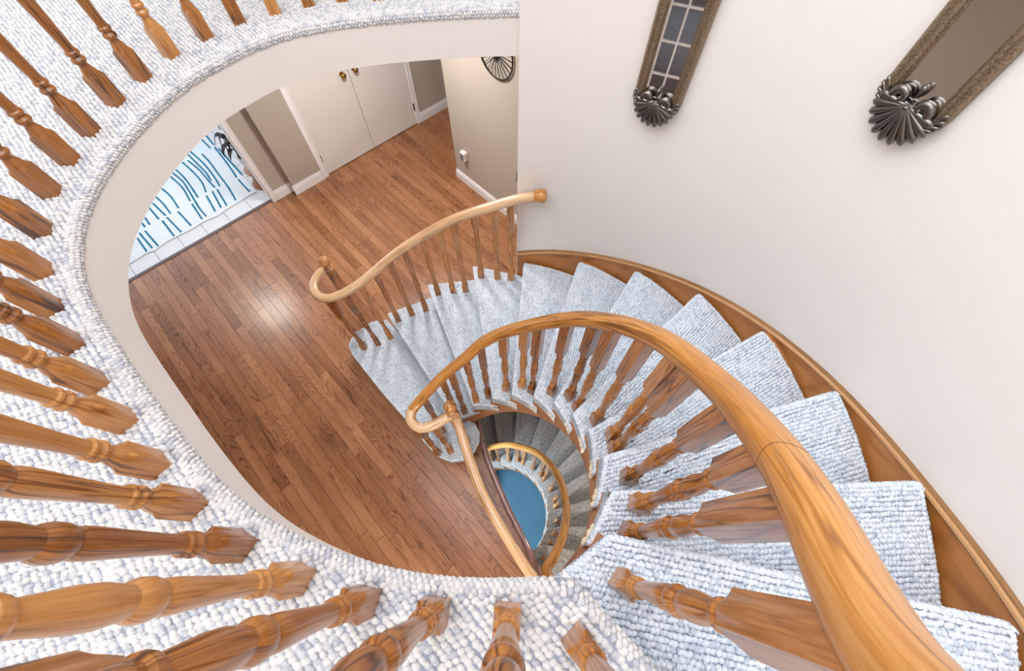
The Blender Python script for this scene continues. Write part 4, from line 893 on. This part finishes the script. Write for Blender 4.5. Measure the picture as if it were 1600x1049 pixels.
for k_ in range(18):
    a = 2*math.pi*k_/18+rr.uniform(-0.2, 0.2); ln = rr.uniform(0.16, 0.27); rise = rr.uniform(0.22, 0.42); droop = rr.uniform(0.05, 0.18)
    if math.cos(a-YA) > 0.55: ln *= 0.45                 # short on the side of the wall
    q = MB(); n_ = 9
    for j in range(n_):
        t_ = j/(n_-1); rad_ = 0.012+ln*t_; z = 0.15+rise*math.sin(t_*math.pi*0.62)-droop*t_**3; w_ = 0.034*math.sin(math.pi*(0.12+0.88*t_))**0.8+0.002
        cx, cy = rad_*math.cos(a), rad_*math.sin(a); sx, sy = -math.sin(a)*w_, math.cos(a)*w_
        for s_, dz in ((-1, 0.006), (0, -0.004), (1, 0.006)): q.vert((cx+s_*sx, cy+s_*sy, z+dz))
    for j in range(n_-1):
        for s_ in (0, 1):
            i0 = j*3+s_; q.face([i0, i0+1, i0+4, i0+3], [(0, 0)]*4)
    o = q.build('leaf', 'leaf_dark' if k_ % 3 else 'leaf_purple', pp, smooth=60); sm = o.modifiers.new('s', 'SOLIDIFY'); sm.thickness = 0.002

# ================================================================== LAMPS AND WINDOW LIGHT, MOST OF THE LAMPS ADDED
def unseen_ceiling_lamp(x, y, z, power, col, size=0.34, label='', spread=None):
    t = thing('unseen_ceiling_lamp', label, 'lamp', (x, y, z), 'flush ceiling lamps')
    mb = MB(); mb.lathe([(0.0, -0.0), (size/2, 0.0), (size/2, -0.025), (size/2-0.02, -0.03), (0, -0.03)], seg=28, cap=False); mb.build('lamp_base', 'plastic_white', t, smooth=40)
    mb = MB(); mb.lathe([(size/2-0.02, -0.03), (size/2-0.03, -0.06), (size/2-0.09, -0.08), (0, -0.088)], seg=28, cap=False); mb.build('lamp_shade', 'lamp_glow', t, smooth=60)
    a = area('lamp_light', (x, y, z-0.10), (0, 0, 0), size, size, power, col); return t
unseen_ceiling_lamp(*AB(1.45, 3.05), ZC, 36, (1.0, 0.965, 0.93), label='added unseen fill lamp on the hall ceiling before the closet')  # added lamp, none seen here; brightens the closet wall and hall floor
unseen_ceiling_lamp(*AB(-1.0, -1.3), ZC, 54, (1.0, 0.965, 0.93), label='added unseen fill lamp on the hall ceiling under the landing')  # added out of view to brighten the hall below the landing
unseen_ceiling_lamp(-3.85, 3.45, ZC, 16, (1.0, 0.96, 0.9), size=0.5, label='round flush ceiling lamp of the tiled entry')
unseen_ceiling_lamp(-2.5, 1.6, ZTOP, 7, (1.0, 0.97, 0.95), size=0.5, label='added unseen fill lamp over the far side of the landing')  # added fill, lifts the ambient light on the landing
unseen_ceiling_lamp(-1.3, -1.4, ZTOP, 7, (1.0, 0.97, 0.95), size=0.5, label='added unseen fill lamp over the near side of the landing')  # second added landing fill, never in view
# daylight through the entry window
c = AB(-0.9, 6.98); area('entry_window_daylight', (c[0], c[1], 1.45), (R_(-90), 0, YA), 2.8, 1.8, 18, (0.72, 0.85, 1.0))
# daylight of the room past the glazed doors
c = AB(-6.75, 0.9); area('dining_window_daylight', (c[0], c[1], 1.5), (0, R_(-90), YA), 1.2, 1.5, 1.5, (0.7, 0.85, 1.0))
unseen_ceiling_lamp(*AB(-3.6, -1.2), ZC, 10, (1.0, 0.9, 0.78), label='added unseen fill lamp in the room past the glazed doors')  # added warm fill for the room behind the glass
# added blue fill light under the main floor, brightening the basement treads
area('basement_fill', (-1.25, 0.25, -0.75), (0, R_(-55), 0), 1.0, 1.4, 85, (0.64, 0.83, 1.0))
unseen_ceiling_lamp(*circ(WC, 1.12, 2), 1.66, 7, (1.0, 0.90, 0.78), size=0.3, label='added unseen fill lamp under the main stair over the basement steps')  # added beneath the treads to light the basement steps from above
unseen_ceiling_lamp(*circ(WC, 1.12, 48), 1.02, 4, (1.0, 0.90, 0.78), size=0.3, label='added unseen fill lamp under the lower half of the main stair')  # likewise added, lights the lower basement treads
print('objects', len(bpy.data.objects), 'loops', NLOOP)
